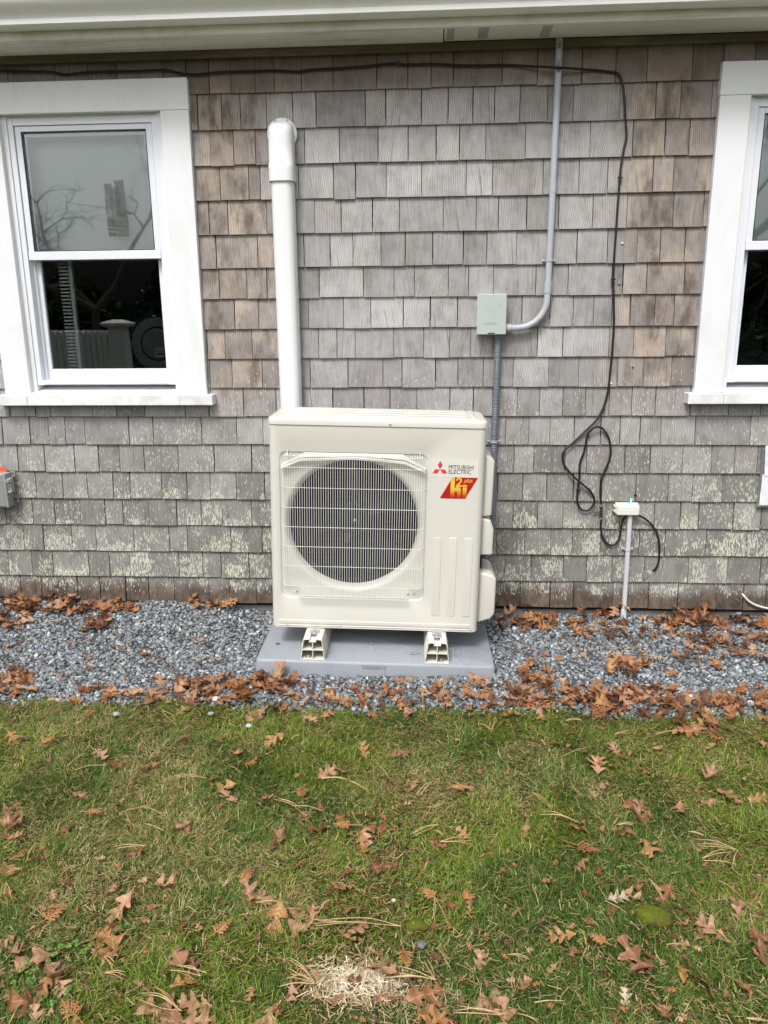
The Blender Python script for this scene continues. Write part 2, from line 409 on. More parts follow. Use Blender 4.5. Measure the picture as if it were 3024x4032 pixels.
def attr_mat(name, attr, rough=.8, spec=.3, trans=0, bumpy=0, noise_scale=300):
    m = mat(name, (.3, .3, .3), rough, 0, spec); t = NT(m)
    a = t.n('ShaderNodeAttribute', attribute_name=attr)
    g = t.n('ShaderNodeNewGeometry')
    n = t.noise(g.outputs['Position'], noise_scale, 3, .6)
    c = t.mix(1.0, a.outputs['Color'], t.ramp(n, [(.25, (.68, .68, .68)), (.75, (1.28, 1.28, 1.28))]), 'MULTIPLY')
    t.l(c, t.b.inputs['Base Color'])
    if bumpy: t.bump(n, bumpy, .001)
    if trans:
        d = t.n('ShaderNodeBsdfTranslucent'); t.l(c, d.inputs[0]); mx = t.n('ShaderNodeMixShader'); mx.inputs[0].default_value = trans
        out = t.t.nodes['Material Output']; t.l(t.b.outputs[0], mx.inputs[1]); t.l(d.outputs[0], mx.inputs[2]); t.l(mx.outputs[0], out.inputs[0])
    return m
M['stone'] = attr_mat('crushed_stone', 'col', .62, .45, 0, .7, 320)
M['grass'] = attr_mat('grass_blades', 'col', .6, .3, .25, 0, 60)
M['litter'] = attr_mat('leaf_litter', 'col', .6, .4, .1, 0, 120)

def leaf_mat(name, stops, rough=.5):
    m = mat(name, (.3, .15, .06), rough, 0, .45); t = NT(m); v, x, y, z = coords(t)
    oi = t.n('ShaderNodeObjectInfo')
    base = t.ramp(oi.outputs['Random'], stops)
    n = t.noise(v, 28, 5, .65); n2 = t.noise(v, 150, 3, .6)
    c = t.mix(t.sstep(n, .38, .68), base, t.mix(.5, base, (.12, .05, .02)))
    c = t.mix(1.0, c, t.ramp(n2, [(.3, (.8, .8, .8)), (.7, (1.18, 1.18, 1.18))]), 'MULTIPLY')
    # midrib and side veins of the blade
    vn = t.math('ABSOLUTE', y); rib = t.sstep(vn, .0016, .0006)
    sv = t.math('ABSOLUTE', t.math('SUBTRACT', t.math('FRACT', t.math('MULTIPLY', t.math('SUBTRACT', x, t.math('MULTIPLY', vn, .8)), 62)), .5))
    veins = t.math('MAXIMUM', rib, t.math('MULTIPLY', t.sstep(sv, .06, .0), .5))
    c = t.mix(t.math('MULTIPLY', veins, .5), c, (.52, .33, .19)); t.l(c, t.b.inputs['Base Color'])
    d = t.n('ShaderNodeBsdfTranslucent'); t.l(c, d.inputs[0]); mx = t.n('ShaderNodeMixShader'); mx.inputs[0].default_value = .12
    out = t.t.nodes['Material Output']; t.l(t.b.outputs[0], mx.inputs[1]); t.l(d.outputs[0], mx.inputs[2]); t.l(mx.outputs[0], out.inputs[0])
    return m
M['leafdry'] = leaf_mat('dry_oak_leaf', [(0, (.27, .125, .065)), (.35, (.42, .22, .12)), (.7, (.52, .30, .17)), (1, (.34, .165, .09))])
M['leafwet'] = leaf_mat('damp_oak_leaf', [(0, (.13, .05, .025)), (.4, (.25, .10, .042)), (.75, (.34, .155, .065)), (1, (.18, .062, .038))], .42)
M['leafgold'] = leaf_mat('golden_oak_leaf', [(0, (.42, .215, .065)), (.5, (.47, .26, .10)), (1, (.37, .17, .055))])
M['leafpink'] = leaf_mat('pinkish_oak_leaf', [(0, (.33, .165, .09)), (.5, (.47, .27, .165)), (1, (.29, .145, .085))])
M['leafpale'] = leaf_mat('pale_leaf', [(0, (.60, .52, .38)), (1, (.52, .42, .27))])
M['needle'] = leaf_mat('dead_pine_needle', [(0, (.55, .38, .15)), (.5, (.62, .47, .22)), (1, (.45, .27, .10))])
M['sprig'] = leaf_mat('dead_cedar_sprig', [(0, (.42, .17, .05)), (1, (.50, .25, .08))])

# ------------------------------------------------------------------ ground levels
def sst(a, b, x):
    t = np.clip((np.asarray(x, float) - a) / (b - a), 0, 1); return t * t * (3 - 2 * t)
def edge_y(x):
    x = np.asarray(x, float)
    return -.853 + .012 * np.sin(5.3 * x + .4) + .009 * np.sin(13.1 * x + 2) + .006 * np.sin(29 * x)
def gz(x, y):
    x = np.asarray(x, float); y = np.asarray(y, float)
    zw = -.040 + .040 * sst(-.75, -1.3, x)                # level against the wall
    t = sst(0, -.62, y)
    g = zw * (1 - t) + (-.068) * t + .004 * np.sin(9 * x + 3 * y) * np.sin(7 * y + 2) + .003 * np.sin(23 * x + 11 * y)
    lawn = -.088 + .006 * np.sin(2.1 * x + 1.3) * np.sin(1.7 * y) + .004 * np.sin(6.1 * x - 3 * y)
    k = sst(-.80, -.92, y)
    return g * (1 - k) + lawn * k
def on_ground(px, py, lift=0.0):
    z = -.07; d = ray(px, py)
    for _ in range(6):
        p = CAM + d * (z - CAM[2]) / d[2]; z = float(gz(p[0], p[1])) + lift
    return Vector((p[0], p[1], z))
def vnoise(x, y, s, seed=0):
    """cheap smooth value noise for numpy arrays"""
    rg = np.random.default_rng(seed); T = rg.random((64, 64))
    u = (x * s) % 64; w = (y * s) % 64; i = np.floor(u).astype(int); j = np.floor(w).astype(int); fu = u - i; fw = w - j
    fu = fu * fu * (3 - 2 * fu); fw = fw * fw * (3 - 2 * fw); i2 = (i + 1) % 64; j2 = (j + 1) % 64; i %= 64; j %= 64
    return (T[i, j] * (1 - fu) + T[i2, j] * fu) * (1 - fw) + (T[i, j2] * (1 - fu) + T[i2, j2] * fu) * fw

def sheet(name, xs, ys, zf, m):
    X, Y = np.meshgrid(xs, ys, indexing='ij'); Z = zf(X, Y)
    V = np.stack([X.ravel(), Y.ravel(), Z.ravel()], 1); nx, ny = len(xs), len(ys)
    i, j = np.meshgrid(np.arange(nx - 1), np.arange(ny - 1), indexing='ij'); a = (i * ny + j).ravel()
    return link(name, np_mesh(name, V, None, np.stack([a, a + ny, a + ny + 1, a + 1], 1)), m, smooth=True)
def make_soil():
    m = mat('lawn_soil', (.05, .045, .02), .95, 0, .1); t = NT(m); g = t.n('ShaderNodeNewGeometry'); v = g.outputs['Position']
    a = t.noise(v, 60, 5, .7); b = t.noise(v, 3, 3, .6)
    c = t.mix(t.sstep(b, .35, .7), (.07, .085, .025), (.11, .095, .045)); c = t.mix(t.sstep(a, .4, .7), c, (.03, .026, .015)); t.l(c, t.b.inputs['Base Color'])
    t.bump(a, .8, .01); return m
M['soil'] = make_soil()
far = [-90, -45, -20, -9, -5.5]
gx = np.array(far[:-1] + list(np.linspace(-4.2, 4.2, 100)) + [5.5, 9, 20, 45, 90]); gy = np.array([-95, -50, -25, -13, -8, -5.5] + list(np.linspace(-4.4, .6, 80)) + [2, 6, 14, 40, 90])
tag(sheet('lawn', gx, gy, lambda x, y: gz(x, y) - .012, M['soil']), 'grassy ground of the yard running up to the gravel bed', 'lawn', kind='structure')

# ------------------------------------------------------------------ gravel
def hull_variants(n=18):
    out = []
    for k in range(n):
        bm = bmesh.new()
        for _ in range(9):
            v = Vector((random.gauss(0, 1), random.gauss(0, 1), random.gauss(0, 1))).normalized()
            rr_ = random.uniform(.8, 1.15); bm.verts.new((v.x * rr_ * 1.1, v.y * rr_ * .85, v.z * rr_ * .68))
        r = bmesh.ops.convex_hull(bm, input=bm.verts)
        for g in [e for e in r['geom_interior'] if isinstance(e, bmesh.types.BMVert)]: bm.verts.remove(g)
        bmesh.ops.triangulate(bm, faces=bm.faces); bm.verts.ensure_lookup_table(); bm.verts.index_update()
        out.append((np.array([v.co[:] for v in bm.verts]), np.array([[v.index for v in f.verts] for f in bm.faces]))); bm.free()
    return out
HV = hull_variants()
def rotmats(n, tilt=None):
    q = rng.normal(size=(n, 4)); q /= np.linalg.norm(q, axis=1)[:, None]; w, x, y, z = q.T
    return np.stack([1 - 2 * (y * y + z * z), 2 * (x * y - z * w), 2 * (x * z + y * w), 2 * (x * y + z * w), 1 - 2 * (x * x + z * z), 2 * (y * z - x * w), 2 * (x * z - y * w), 2 * (y * z + x * w), 1 - 2 * (x * x + y * y)], 1).reshape(n, 3, 3)
def scatter_stones(P, S, C):
    V = []; F = []; K = []; base = 0; n = len(P); var = rng.integers(0, len(HV), n); RM = rotmats(n)
    for k, (hv, hf) in enumerate(HV):
        idx = np.where(var == k)[0]
        if not len(idx): continue
        v = np.einsum('nij,vj->nvi', RM[idx], hv) * S[idx][:, None, None]; v[:, :, 2] *= .8; v += P[idx][:, None, :]
        V.append(v.reshape(-1, 3)); m = len(hv)
        F.append((hf[None] + (np.arange(len(idx)) * m)[:, None, None]).reshape(-1, 3) + base); base += len(idx) * m
        K.append(np.repeat(C[idx], m, axis=0))
    return np.concatenate(V), np.concatenate(F), np.concatenate(K)
def stone_cols(n):
    g = np.clip(rng.normal(.228, .08, n), .07, .5); w = rng.random(n) < .07; g[w] = rng.uniform(.42, .62, w.sum())
    C = np.stack([g * rng.uniform(.88, .97, n), g * rng.uniform(.98, 1.03, n), g * rng.uniform(1.0, 1.10, n), np.ones(n)], 1)
    b = rng.random(n) < .03; C[b, :3] = np.stack([g[b] * 1.15, g[b], g[b] * .8], 1); return C
PADX0, PADX1, PADY0, PADY1 = -.735, .285, -.655, -.10
def gravel_points(n, x0, x1):
    x = rng.uniform(x0, x1, n); y = rng.uniform(-.93, .01, n)
    e = edge_y(x) + .010 * rng.normal(size=n); k = y > e
    return x[k], y[k]
x1_, y1_ = gravel_points(50000, -2.15, 1.75); x2_, y2_ = gravel_points(11000, -4.0, -2.15); x3_, y3_ = gravel_points(12000, 1.75, 4.0)
gx_ = np.concatenate([x1_, x2_, x3_]); gy_ = np.concatenate([y1_, y2_, y3_]); n = len(gx_)
S = np.clip(rng.normal(.0116, .0030, n), .006, .020)
Z = gz(gx_, gy_) - rng.uniform(0, .017, n) - .002
P = np.stack([gx_, gy_, Z], 1)
# nothing inside the pad
ux = (gx_ + .2287); uy = gy_ + .377
inside = (np.abs(ux) < .478) & (np.abs(uy) < .232)
P, S = P[~inside], S[~inside]
V, F, K = scatter_stones(P, S, stone_cols(len(P)))
tag(link('gravel', np_mesh('gravel', V, F, None, K), M['stone']), 'crushed blue-grey stone filling the bed along the wall', 'gravel', kind='stuff')
M['bed'] = painted('gravel_fines', (.06, .063, .068), .95, .5, (.03, .03, .03), 40, bump=.8)
bx = np.linspace(-4.0, 4.0, 90); by = np.linspace(-.85, .02, 20)
tag(sheet('gravel_bed', bx, by, lambda x, y: gz(x, y) - .008 - .03 * sst(-.80, -.86, y), M['bed']), 'dark bed of fines under the crushed stone', 'gravel bed', kind='structure')

# ------------------------------------------------------------------ house
house = empty('house', (0, 0, 0), 'weathered grey cedar shingled house wall with two white windows under a white gutter', 'house')
HX0, HX1, HB = -3.9, 3.9, 4.5
LWX0, LWX1, RWX0, RWX1, WZ0, WZ1 = -1.925, -1.001, 1.111, 2.03, .99, 2.255
WIN = [(LWX0, LWX1), (RWX0, RWX1)]
JO = {
 0: [30,121,217,347,460,638,731,822,907,1003,1078,1186,1310,1483,1606,1697,1785,1979,2116,2426,2549,2728,2849,2975],
 1: [872,945,1048,1151,1244,1438,1518,1660,1764,1863,1948,2048,2157,2259,2443,2584,2682],
 2: [827,918,1005,1100,1199,1336,1488,1607,1717,1810,1913,2070,2180,2324,2492,2620,2717],
 3: [978,1024,1175,1312,1400,1521,1660,1835,1940,2139,2281,2393,2573],
 4: [896,1050,1239,1342,1467,1573,1746,1875,1963,2074,2201,2335,2470,2653],
 5: [851,1013,1110,1196,1300,1389,1500,1595,1704,1824,1918,2034,2154,2272,2393,2509,2600],
 6: [971,1050,1150,1256,1431,1551,1632,1765,1845,1943,2110,2238,2410,2454,2548,2696],
 7: [924,1017,1110,1214,1352,1460,1587,1694,1802,1880,1960,2056,2166,2258,2338,2410,2483,2579],
 8: [992,1150,1254,1327,1398,1550,1668,1770,1854,1941,2116,2217,2399,2496,2622],
 9: [913,1032,1120,1221,1370,1508,1582,1715,1803,1903,2021,2160,2279,2432,2535,2644],
 10: [33,135,194,361,456,567,726,820,957,1087,1190,1310,1433,1536,1641,1771,1864,1940,2037,2125,2217,2306,2400,2488,2582,2719,3000],
 11: [8,116,190,255,332,506,602,792,932,1034,1150,1260,1400,1530,1640,1790,1900,1991,2083,2166,2261,2366,2441,2522,2603,2738,2956],
 12: [68,174,292,387,469,566,700,842,990,1090,1230,1350,1480,1600,1740,1850,1940,2025,2102,2225,2310,2460,2562,2689,2802,2893,2984],
 13: [23,139,245,343,444,512,635,736,827,930,1041,1160,1290,1400,1520,1640,1760,1870,1960,2059,2153,2258,2363,2504,2632,2728,2846,2990],
 14: [20,126,214,315,412,483,584,694,792,874,989,1090,1200,1310,1450,1560,1680,1800,1910,2020,2118,2218,2386,2442,2577,2680,2752,2889],
 15: [92,170,282,376,524,666,737,908,1031,1150,1260,1400,1520,1650,1760,1860,1956,2067,2169,2254,2364,2518,2618,2781,2941],
 16: [32,125,207,348,430,511,703,798,869,980,1080,1190,1300,1400,1520,1660,1780,1880,1988,2091,2218,2310,2410,2539,2712,2865,2995],
 17: [81,162,305,393,494,585,685,822,903,1010,1120,1240,1350,1480,1600,1720,1830,1940,2048,2166,2259,2413,2554,2670,2823,2928],
}
def row_z(k): return (17 - k) * .127 if k >= 5 else 12 * .127 + (5 - k) * .1357
SV, SF, SA = [], [], []
def shingle_piece(x0, x1, z0, z1, zb, yj, tw, att, ex):
    if x1 - x0 < .004 or z1 - z0 < .004: return
    def yf(z): return -.0098 + yj + (z - zb) * (.0102 / .127)
    n = len(SV)
    for (x, z, s) in ((x0, z0, 0), (x1, z0, 1), (x1, z1, 1), (x0, z1, 0)):
        SV.append((x, yf(z) + (tw if s else -tw) * max(0, 1 - (z - zb) / .127), z))
    for (x, z) in ((x0, z0), (x1, z0), (x1, z1), (x0, z1)): SV.append((x, .0125, z))
    for f in ((0, 1, 2, 3), (0, 4, 5, 1), (1, 5, 6, 2), (3, 2, 6, 7), (0, 3, 7, 4)): SF.append(tuple(n + i for i in f))
    for j in range(8):
        h = (SV[n + j][2] - zb) / ex; SA.append((att[0], att[1], min(max(h, 0), 1), att[2]))
for k in range(18):
    zb = row_z(k); ex = .1357 if k < 5 else .127
    zm = zb + ex * .5 if k > 0 else zb + .06
    xs = sorted(xw(p, zm) for p in JO[k])
    x = xs[0]
    while x > HX0: x -= random.choice([.08, .1, .12, .14, .17]); xs.insert(0, max(x, HX0))
    if xs[1] - xs[0] < .03: xs.pop(1)
    x = xs[-1]
    while x < HX1: x += random.choice([.08, .1, .12, .14, .17]); xs.append(min(x, HX1))
    full = [xs[0]]
    for b in xs[1:]:
        a = full[-1]
        if b - a > .26 and not (k in (2, 3, 4, 5, 6, 7, 8, 9, 1) and any(a < w1 and b > w0 for w0, w1 in WIN)): full += [a + (b - a) * random.uniform(.42, .58)]
        elif b - a > .26:
            m = int((b - a) / .13); full += [a + (b - a) * (i + random.uniform(-.2, .2)) / m for i in range(1, m)]
        full.append(b)
    for a, b in zip(full[:-1], full[1:]):
        gap = random.choice([.0011, .0014, .0018, .0026]); yj = random.uniform(-.0015, .0015); tw = random.uniform(-.0012, .0012); dz = random.gauss(0, .0011)
        att = (random.random(), random.random(), random.random())
        z0 = zb + dz; z1 = min(zb + ex + .028, 2.36) if k else 2.36
        segs = [(a + gap, b - gap, z0, z1)]
        for w0, w1 in WIN:
            ns = []
            for (p, q, s, u) in segs:
                if q <= w0 or p >= w1 or u <= WZ0 or s >= WZ1: ns.append((p, q, s, u)); continue
                if p < w0: ns.append((p, w0 - .0015, s, u))
                if q > w1: ns.append((w1 + .0015, q, s, u))
                p2, q2 = max(p, w0), min(q, w1)
                if s < WZ0: ns.append((p2, q2, s, WZ0))
                if u > WZ1: ns.append((p2, q2, WZ1, u))
            segs = ns
        for (p, q, s, u) in segs: shingle_piece(p, q, s, u, zb, yj, tw, att, ex)
me = bpy.data.meshes.new('shingle_siding'); me.from_pydata(SV, [], SF); me.update()
ca = me.color_attributes.new('sh', 'FLOAT_COLOR', 'POINT'); ca.data.foreach_set('color', np.array(SA, np.float32).ravel())
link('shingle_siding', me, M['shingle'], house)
# sheathing behind with two openings, side walls, roof, floor
mb = MB(); oz0, oz1 = .955, 2.14
xs = [HX0, LWX0 + .10, LWX1 - .10, RWX0 + .10, RWX1 - .10, HX1]
for i in (0, 2, 4): mb.box(xs[i], xs[i + 1], .0135, .12, -.02, 2.5)
for i in (1, 3): mb.box(xs[i], xs[i + 1], .0135, .12, -.02, oz0); mb.box(xs[i], xs[i + 1], .0135, .12, oz1, 2.5)
mb.build('sheathing', M['dark'], house)
mb = MB().box(HX0 + .002, HX0 + .15, .121, HB, -.02, 2.5).box(HX1 - .15, HX1 - .002, .121, HB, -.02, 2.5).box(HX0 + .002, HX1 - .002, HB + .001, HB + .15, -.02, 2.5); mb.build('side_wall', M['concrete'], house)
MB().box(HX0 + .01, HX1 - .01, .016, HB, -.3, -.022).build('foundation', M['concrete'], house)
MB().prism([(-.255, 2.500), (-.255, 2.515), (HB / 2, 4.0), (HB + .4, 2.515), (HB + .4, 2.48), (HB / 2, 3.96)], HX0 - .2, HX1 + .2, 'x').build('roof', mat('asphalt_shingle', (.06, .06, .062), .9), house)
# frieze board, soffit, fascia, gutter
MB().box(HX0, HX1, -.030, -.012, 2.328, 2.356).build('frieze_board', M['frieze'], house, bevel=.002)
sj = xw(1747, 2.357, -.1)
MB().box(HX0, sj - .002, -.186, -.0295, 2.3555, 2.368).build('soffit', M['soffit'], house, bevel=.0015)
sf2 = MB().box(sj + .002, HX1, -.186, -.0295, 2.3585, 2.371).build('soffit', M['soffit_bare'], house, bevel=.0015)
for pa, pb in ((1760, 1790), (1885, 1925), (2135, 2175)):
    xa, xb = xw(pa, 2.357, -.14), xw(pb, 2.357, -.14)
    MB().box(xa, xb, -.184, -.05, 2.3570, 2.3583).build('primer_stripe', M['primer'], sf2)
MB().box(HX0, HX1, -.206, -.1865, 2.352, 2.502).build('fascia_board', M['soffit'], house, bevel=.002)
gp = [(-.2065, 2.3835), (-.272, 2.3845), (-.2735, 2.386), (-.2745, 2.400), (-.2725, 2.402), (-.2765, 2.412), (-.285, 2.421), (-.297, 2.430), (-.310, 2.443), (-.317, 2.457), (-.3185, 2.470), (-.3185, 2.486), (-.312, 2.490), (-.312, 2.487), (-.316, 2.484), (-.3155, 2.458), (-.308, 2.445), (-.295, 2.433), (-.283, 2.4235), (-.2745, 2.414), (-.270, 2.400), (-.270, 2.388), (-.2065, 2.387)]
MB().prism(gp, HX0 - .1, HX1 + .1, 'x').build('gutter', M['gutter'], house, smooth=True)
# windows
def window(wx0, wx1):
    # vinyl frame around the two sashes
    ix0, ix1 = wx0 + .119, wx1 - .119            # opening between casings
    fx0, fx1 = ix0 + .022, ix1 - .028; z0, z1 = 1.030, 2.134; w = .022
    mb = MB().box(fx0, fx0 + w, .000, .085, z0, z1).box(fx1 - w, fx1, .000, .085, z0, z1).box(fx0 + w, fx1 - w, .001, .085, z1 - .030, z1).box(fx0 + w, fx1 - w, .001, .085, z0, z0 + .022)
    mb.box(fx0 + w, fx0 + w + .012, .030, .084, z0 + .022, z1 - .030).box(fx1 - w - .012, fx1 - w, .030, .084, z0 + .022, z1 - .030)
    mb.box(fx0 + w + .012, fx1 - w - .012, -.004, .0005, z0 + .004, z0 + .010)
    win = mb.build('window', M['vinyl'], house, bevel=.0015)
    # wood casings: two legs, head
    MB().box(wx0, ix0, -.030, .012, WZ0, 2.140).build('casing', M['casing'], win, bevel=.0025)
    MB().box(ix1, wx1, -.030, .012, WZ0, 2.140).build('casing', M['casing'], win, bevel=.0025)
    MB().box(wx0 - .002, wx1 + .002, -.0315, .012, 2.1405, WZ1 + .004).build('head_casing', M['casing'], win, bevel=.0025)
    # jamb liners between casing and vinyl
    MB().box(ix0 - .004, fx0 - .0005, -.006, .10, 1.0, 2.1395).box(fx1 + .0005, ix1 + .004, -.006, .10, 1.0, 2.1395).box(ix0, ix1, -.004, .10, 2.1345, 2.1398).build('jamb', M['casing'], win, bevel=.001)
    # sloping sill with horns
    p = [(-.062, .944), (-.060, .990), (-.030, .9945), (.0, 1.002), (.10, 1.029), (.10, .985), (-.010, .950)]
    MB().prism(p, ix0 - .003, ix1 + .003, 'x').box(wx0 - .032, ix0 - .0035, -.062, .010, .944, .9895).box(ix1 + .0035, wx1 + .032, -.062, .010, .944, .9895).build('sill', M['casing'], win, bevel=.003)
    # sashes
    sx0, sx1 = fx0 + w + .0125, fx1 - w - .0125
    us = MB(); zt, zm0, zm1 = z1 - .031, 1.568, 1.603
    us.box(sx0 - .010, sx0 + .016, .008, .028, zm0 + .004, zt).box(sx1 - .016, sx1 + .010, .008, .028, zm0 + .004, zt).box(sx0 + .016, sx1 - .016, .008, .028, zt - .022, zt).box(sx0 - .010, sx1 + .010, .004, .030, zm0, zm1)
    u = us.build('upper_sash', M['vinyl'], win, bevel=.0015)
    ls = MB(); zb = z0 + .0225
    ls.box(sx0 - .006, sx0 + .018, .044, .066, zb, zm1 - .006).box(sx1 - .018, sx1 + .006, .044, .066, zb, zm1 - .006).box(sx0 + .018, sx1 - .018, .044, .066, zb, zb + .046).box(sx0 + .018, sx1 - .018, .0445, .066, zm0 + .002, zm1 - .006)
    l = ls.build('lower_sash', M['vinyl'], win, bevel=.0015)
    MB().box(sx0 + .014, sx1 - .014, .017, .0195, zm1 - .003, zt - .020).build('upper_pane', M['haze_glass'], win)
    MB().box(sx0 + .016, sx1 - .016, .054, .0565, zb + .044, zm0 + .004).build('lower_pane', M['glass'], win)
    # dark glazing gaskets
    g = MB(); a, b, c, d = sx0 + .0155, sx1 - .0155, zm1 + .0005, zt - .0225
    g.box(a, a + .003, .0075, .0125, c, d).box(b - .003, b, .0075, .0125, c, d).box(a, b, .0072, .0125, d - .003, d + .0002).box(a, b, .0072, .0125, c - .0002, c + .0025); g.build('gasket', M['blackplastic'], win)
    # inner screen frame line, seen behind the upper pane
    g = MB(); a += .008; b -= .008; g.box(a, a + .008, .021, .026, c, d - .008).box(b - .008, b, .021, .026, c, d - .008).box(a, b, .0205, .026, d - .018, d - .008); g.build('storm_frame', M['vinyl'], win, bevel=.001)
    # roller shade hanging behind the upper pane
    MB().box(sx0 - .02, sx1 + .02, .088, .0895, 1.585, 2.16).build('roller_shade', M['shade'], win)
    return win, sx0, sx1
winL, lsx0, lsx1 = window(LWX0, LWX1)
winR, rsx0, rsx1 = window(RWX0, RWX1)
# the rooms behind the windows
MB().box(HX0 + .2, HX1 - .2, 1.9, 1.95, 0, 2.45).box(HX0 + .2, HX1 - .2, .125, 1.9, 2.46, 2.49).box(-.2, -.1, .125, 1.9, 0, 2.45).build('inner_wall', M['room'], house)
MB().box(HX0 + .2, HX1 - .2, .125, 1.9, .0, .05).build('inner_floor', M['roomfloor'], house)
MB().box(lsx0 + .055, lsx0 + .35, 1.55, 1.88, .05, 2.1).build('inner_door', M['roomfloor'], house)
# slatted blind at the left of the left room, seen through the lower pane
bl = empty('window_blind', (lsx0 + .075, .12, 1.06), 'pale slatted blind gathered inside the left window at its left side', 'blind')
mb = MB()
for i in range(34): mb.box(-.012, .030, -.004, .010, i * .0155, i * .0155 + .007)
mb.build('slats', M['slat'], bl); MB().box(.034, .050, -.006, .012, -.02, .535).build('edge_rail', M['slat'], bl)
# round clock seen from behind
ck = empty('wall_clock', (lsx1 - .075, .105, 1.205), 'round black clock seen from behind inside the left window, lower right', 'clock')
mb = MB(); mb.loft([[(r * math.cos(a), y, r * math.sin(a)) for a in [2 * math.pi * i / 48 for i in range(48)]] for r, y in ((.128, .02), (.135, .0), (.128, -.010), (.122, -.004), (.118, .004))], cap=False); mb.build('rim', M['clockblack'], ck, smooth=True)
MB().cyl((0, .004, 0), (0, .012, 0), .120, 48).build('back_plate', M['clockmid'], ck)
MB().loft([[(r * math.cos(a), y, r * math.sin(a)) for a in [2 * math.pi * i / 40 for i in range(40)]] for r, y in ((.078, .004), (.074, -.002), (.070, .004))], cap=False).build('ring', M['clockblack'], ck)
mv = MB().box(-.012, .040, -.014, .004, -.062, -.008).build('movement', M['clockblack'], ck, bevel=.003)
MB().box(-.007, .035, -.0155, -.0142, -.040, -.012).build('movement_label', mat('clock_label', (.16, .13, .10), .6), mv)
MB().cyl((-.003, -.0165, -.045), (-.003, -.0140, -.045), .006, 16).build('red_dial', mat('dial_red', (.5, .06, .04), .5), mv)
MB().box(-.004, .036, -.0165, -.0142, -.058, -.052).build('battery_edge', mat('battery_green', (.35, .42, .10), .5), mv)
MB().box(-.006, .006, -.013, -.0105, .122, .126).build('hanger', M['zinc'], ck)
# tape patch on the upper pane of the left window
tp = empty('tape_patch', (at(465, 820, .016).x, .0162, at(465, 820, .016).z), 'crinkled strips of tape patching the upper pane of the left window', 'tape')
def tapestrip(px0, py0, px1, py1, off, name='tape_strip'):
    a, b = at(px0, py0, .016) - tp.location, at(px1, py1, .016) - tp.location
    N = 14; vs = []; fs = []
    for i in range(N + 1):
        z = a.z + (b.z - a.z) * i / N
        for x in (a.x, (a.x + b.x) / 2, b.x): vs.append((x + random.uniform(-.001, .001), off - abs(random.gauss(0, .0008)), z))
    for i in range(N):
        for j in range(2): fs.append((i * 3 + j, i * 3 + j + 1, i * 3 + j + 4, i * 3 + j + 3))
    return MB().add(vs, fs).build(name, M['tape'], tp)
tapestrip(408, 724, 455, 925, -.0005); tapestrip(448, 710, 497, 860, -.0018); tapestrip(431, 736, 477, 855, -.003); tapestrip(424, 850, 508, 932, -.0042)

# ------------------------------------------------------------------ line-set duct running down the wall to the unit
DX = -.6225
duct = empty('line_set_duct', (DX, 0, .2), 'white plastic duct covering the pipes, running down the wall behind the heat pump', 'pipe duct')
def dprof(hw, d0, d1, r=.028, n=6):
    pts = [(-hw, d0)]
    for i in range(n + 1):
        a = math.pi - i / n * math.pi / 2; pts.append((-hw + r + r * math.cos(a), -(d1 - r) - r * math.sin(a)))
    for i in range(n + 1):
        a = math.pi / 2 - i / n * math.pi / 2; pts.append((hw - r + r * math.cos(a), -(d1 - r) - r * math.sin(a)))
    pts.append((hw, d0)); return pts      # (x, y) with y from the wall outwards negative
P0 = dprof(.045, -.012, .086)
MB().loft([[(x, y, z) for x, y in P0] for z in (.15, 1.70)], cap=True).build('duct_channel', M['duct'], duct, smooth=True)
mb = MB()
for s in (-1, 1):
    for q in (.030, .040, .052): mb.box(s * .0455 - .0006, s * .0455 + .0006, -q - .0012, -q + .0012, .15, 1.69)
mb.build('ridges', M['duct'], duct)
PE = dprof(.0515, -.010, .094, .030)
loops = [[(x, y, z) for x, y in PE] for z in (1.655, 1.66, 1.70, 1.72)] 
PE2 = dprof(.0500, -.010, .090, .034)
loops += [[(x, y, z) for x, y in PE2] for z in (1.728, 1.80, 1.835)]
for i in range(1, 11):
    a = i / 10 * math.pi / 2
    loops.append([(x * (1 - .06 * i / 10), y * math.cos(a), 1.835 - y * math.sin(a) * .62) for x, y in PE2])
el = MB().loft(loops, cap=False).build('elbow', M['duct'], duct, smooth=True)
fl = MB(); N = 40
def ring(r, y): return [(r * math.cos(2 * math.pi * i / N), y, 1.843 + r * math.sin(2 * math.pi * i / N)) for i in range(N)]
fl.loft([ring(.0595, -.010), ring(.0615, -.012), ring(.0615, -.017), ring(.0595, -.0185)], cap=True).build('wall_flange', M['duct'], duct, smooth=True)
for x, z in ((-.027, 1.893), (.024, 1.893), (.050, 1.832)):
    MB().dome((x, -.0185, z), .0038, (0, -1, 0), .003).build('screw', M['zinc'], duct, smooth=True)
for x in (-.047, .040): MB().dome((x, -.082 if x > 0 else -.075, 1.700), .005, (x * 14, -1, 0), .004).build('screw', M['zinc'], duct, smooth=True)

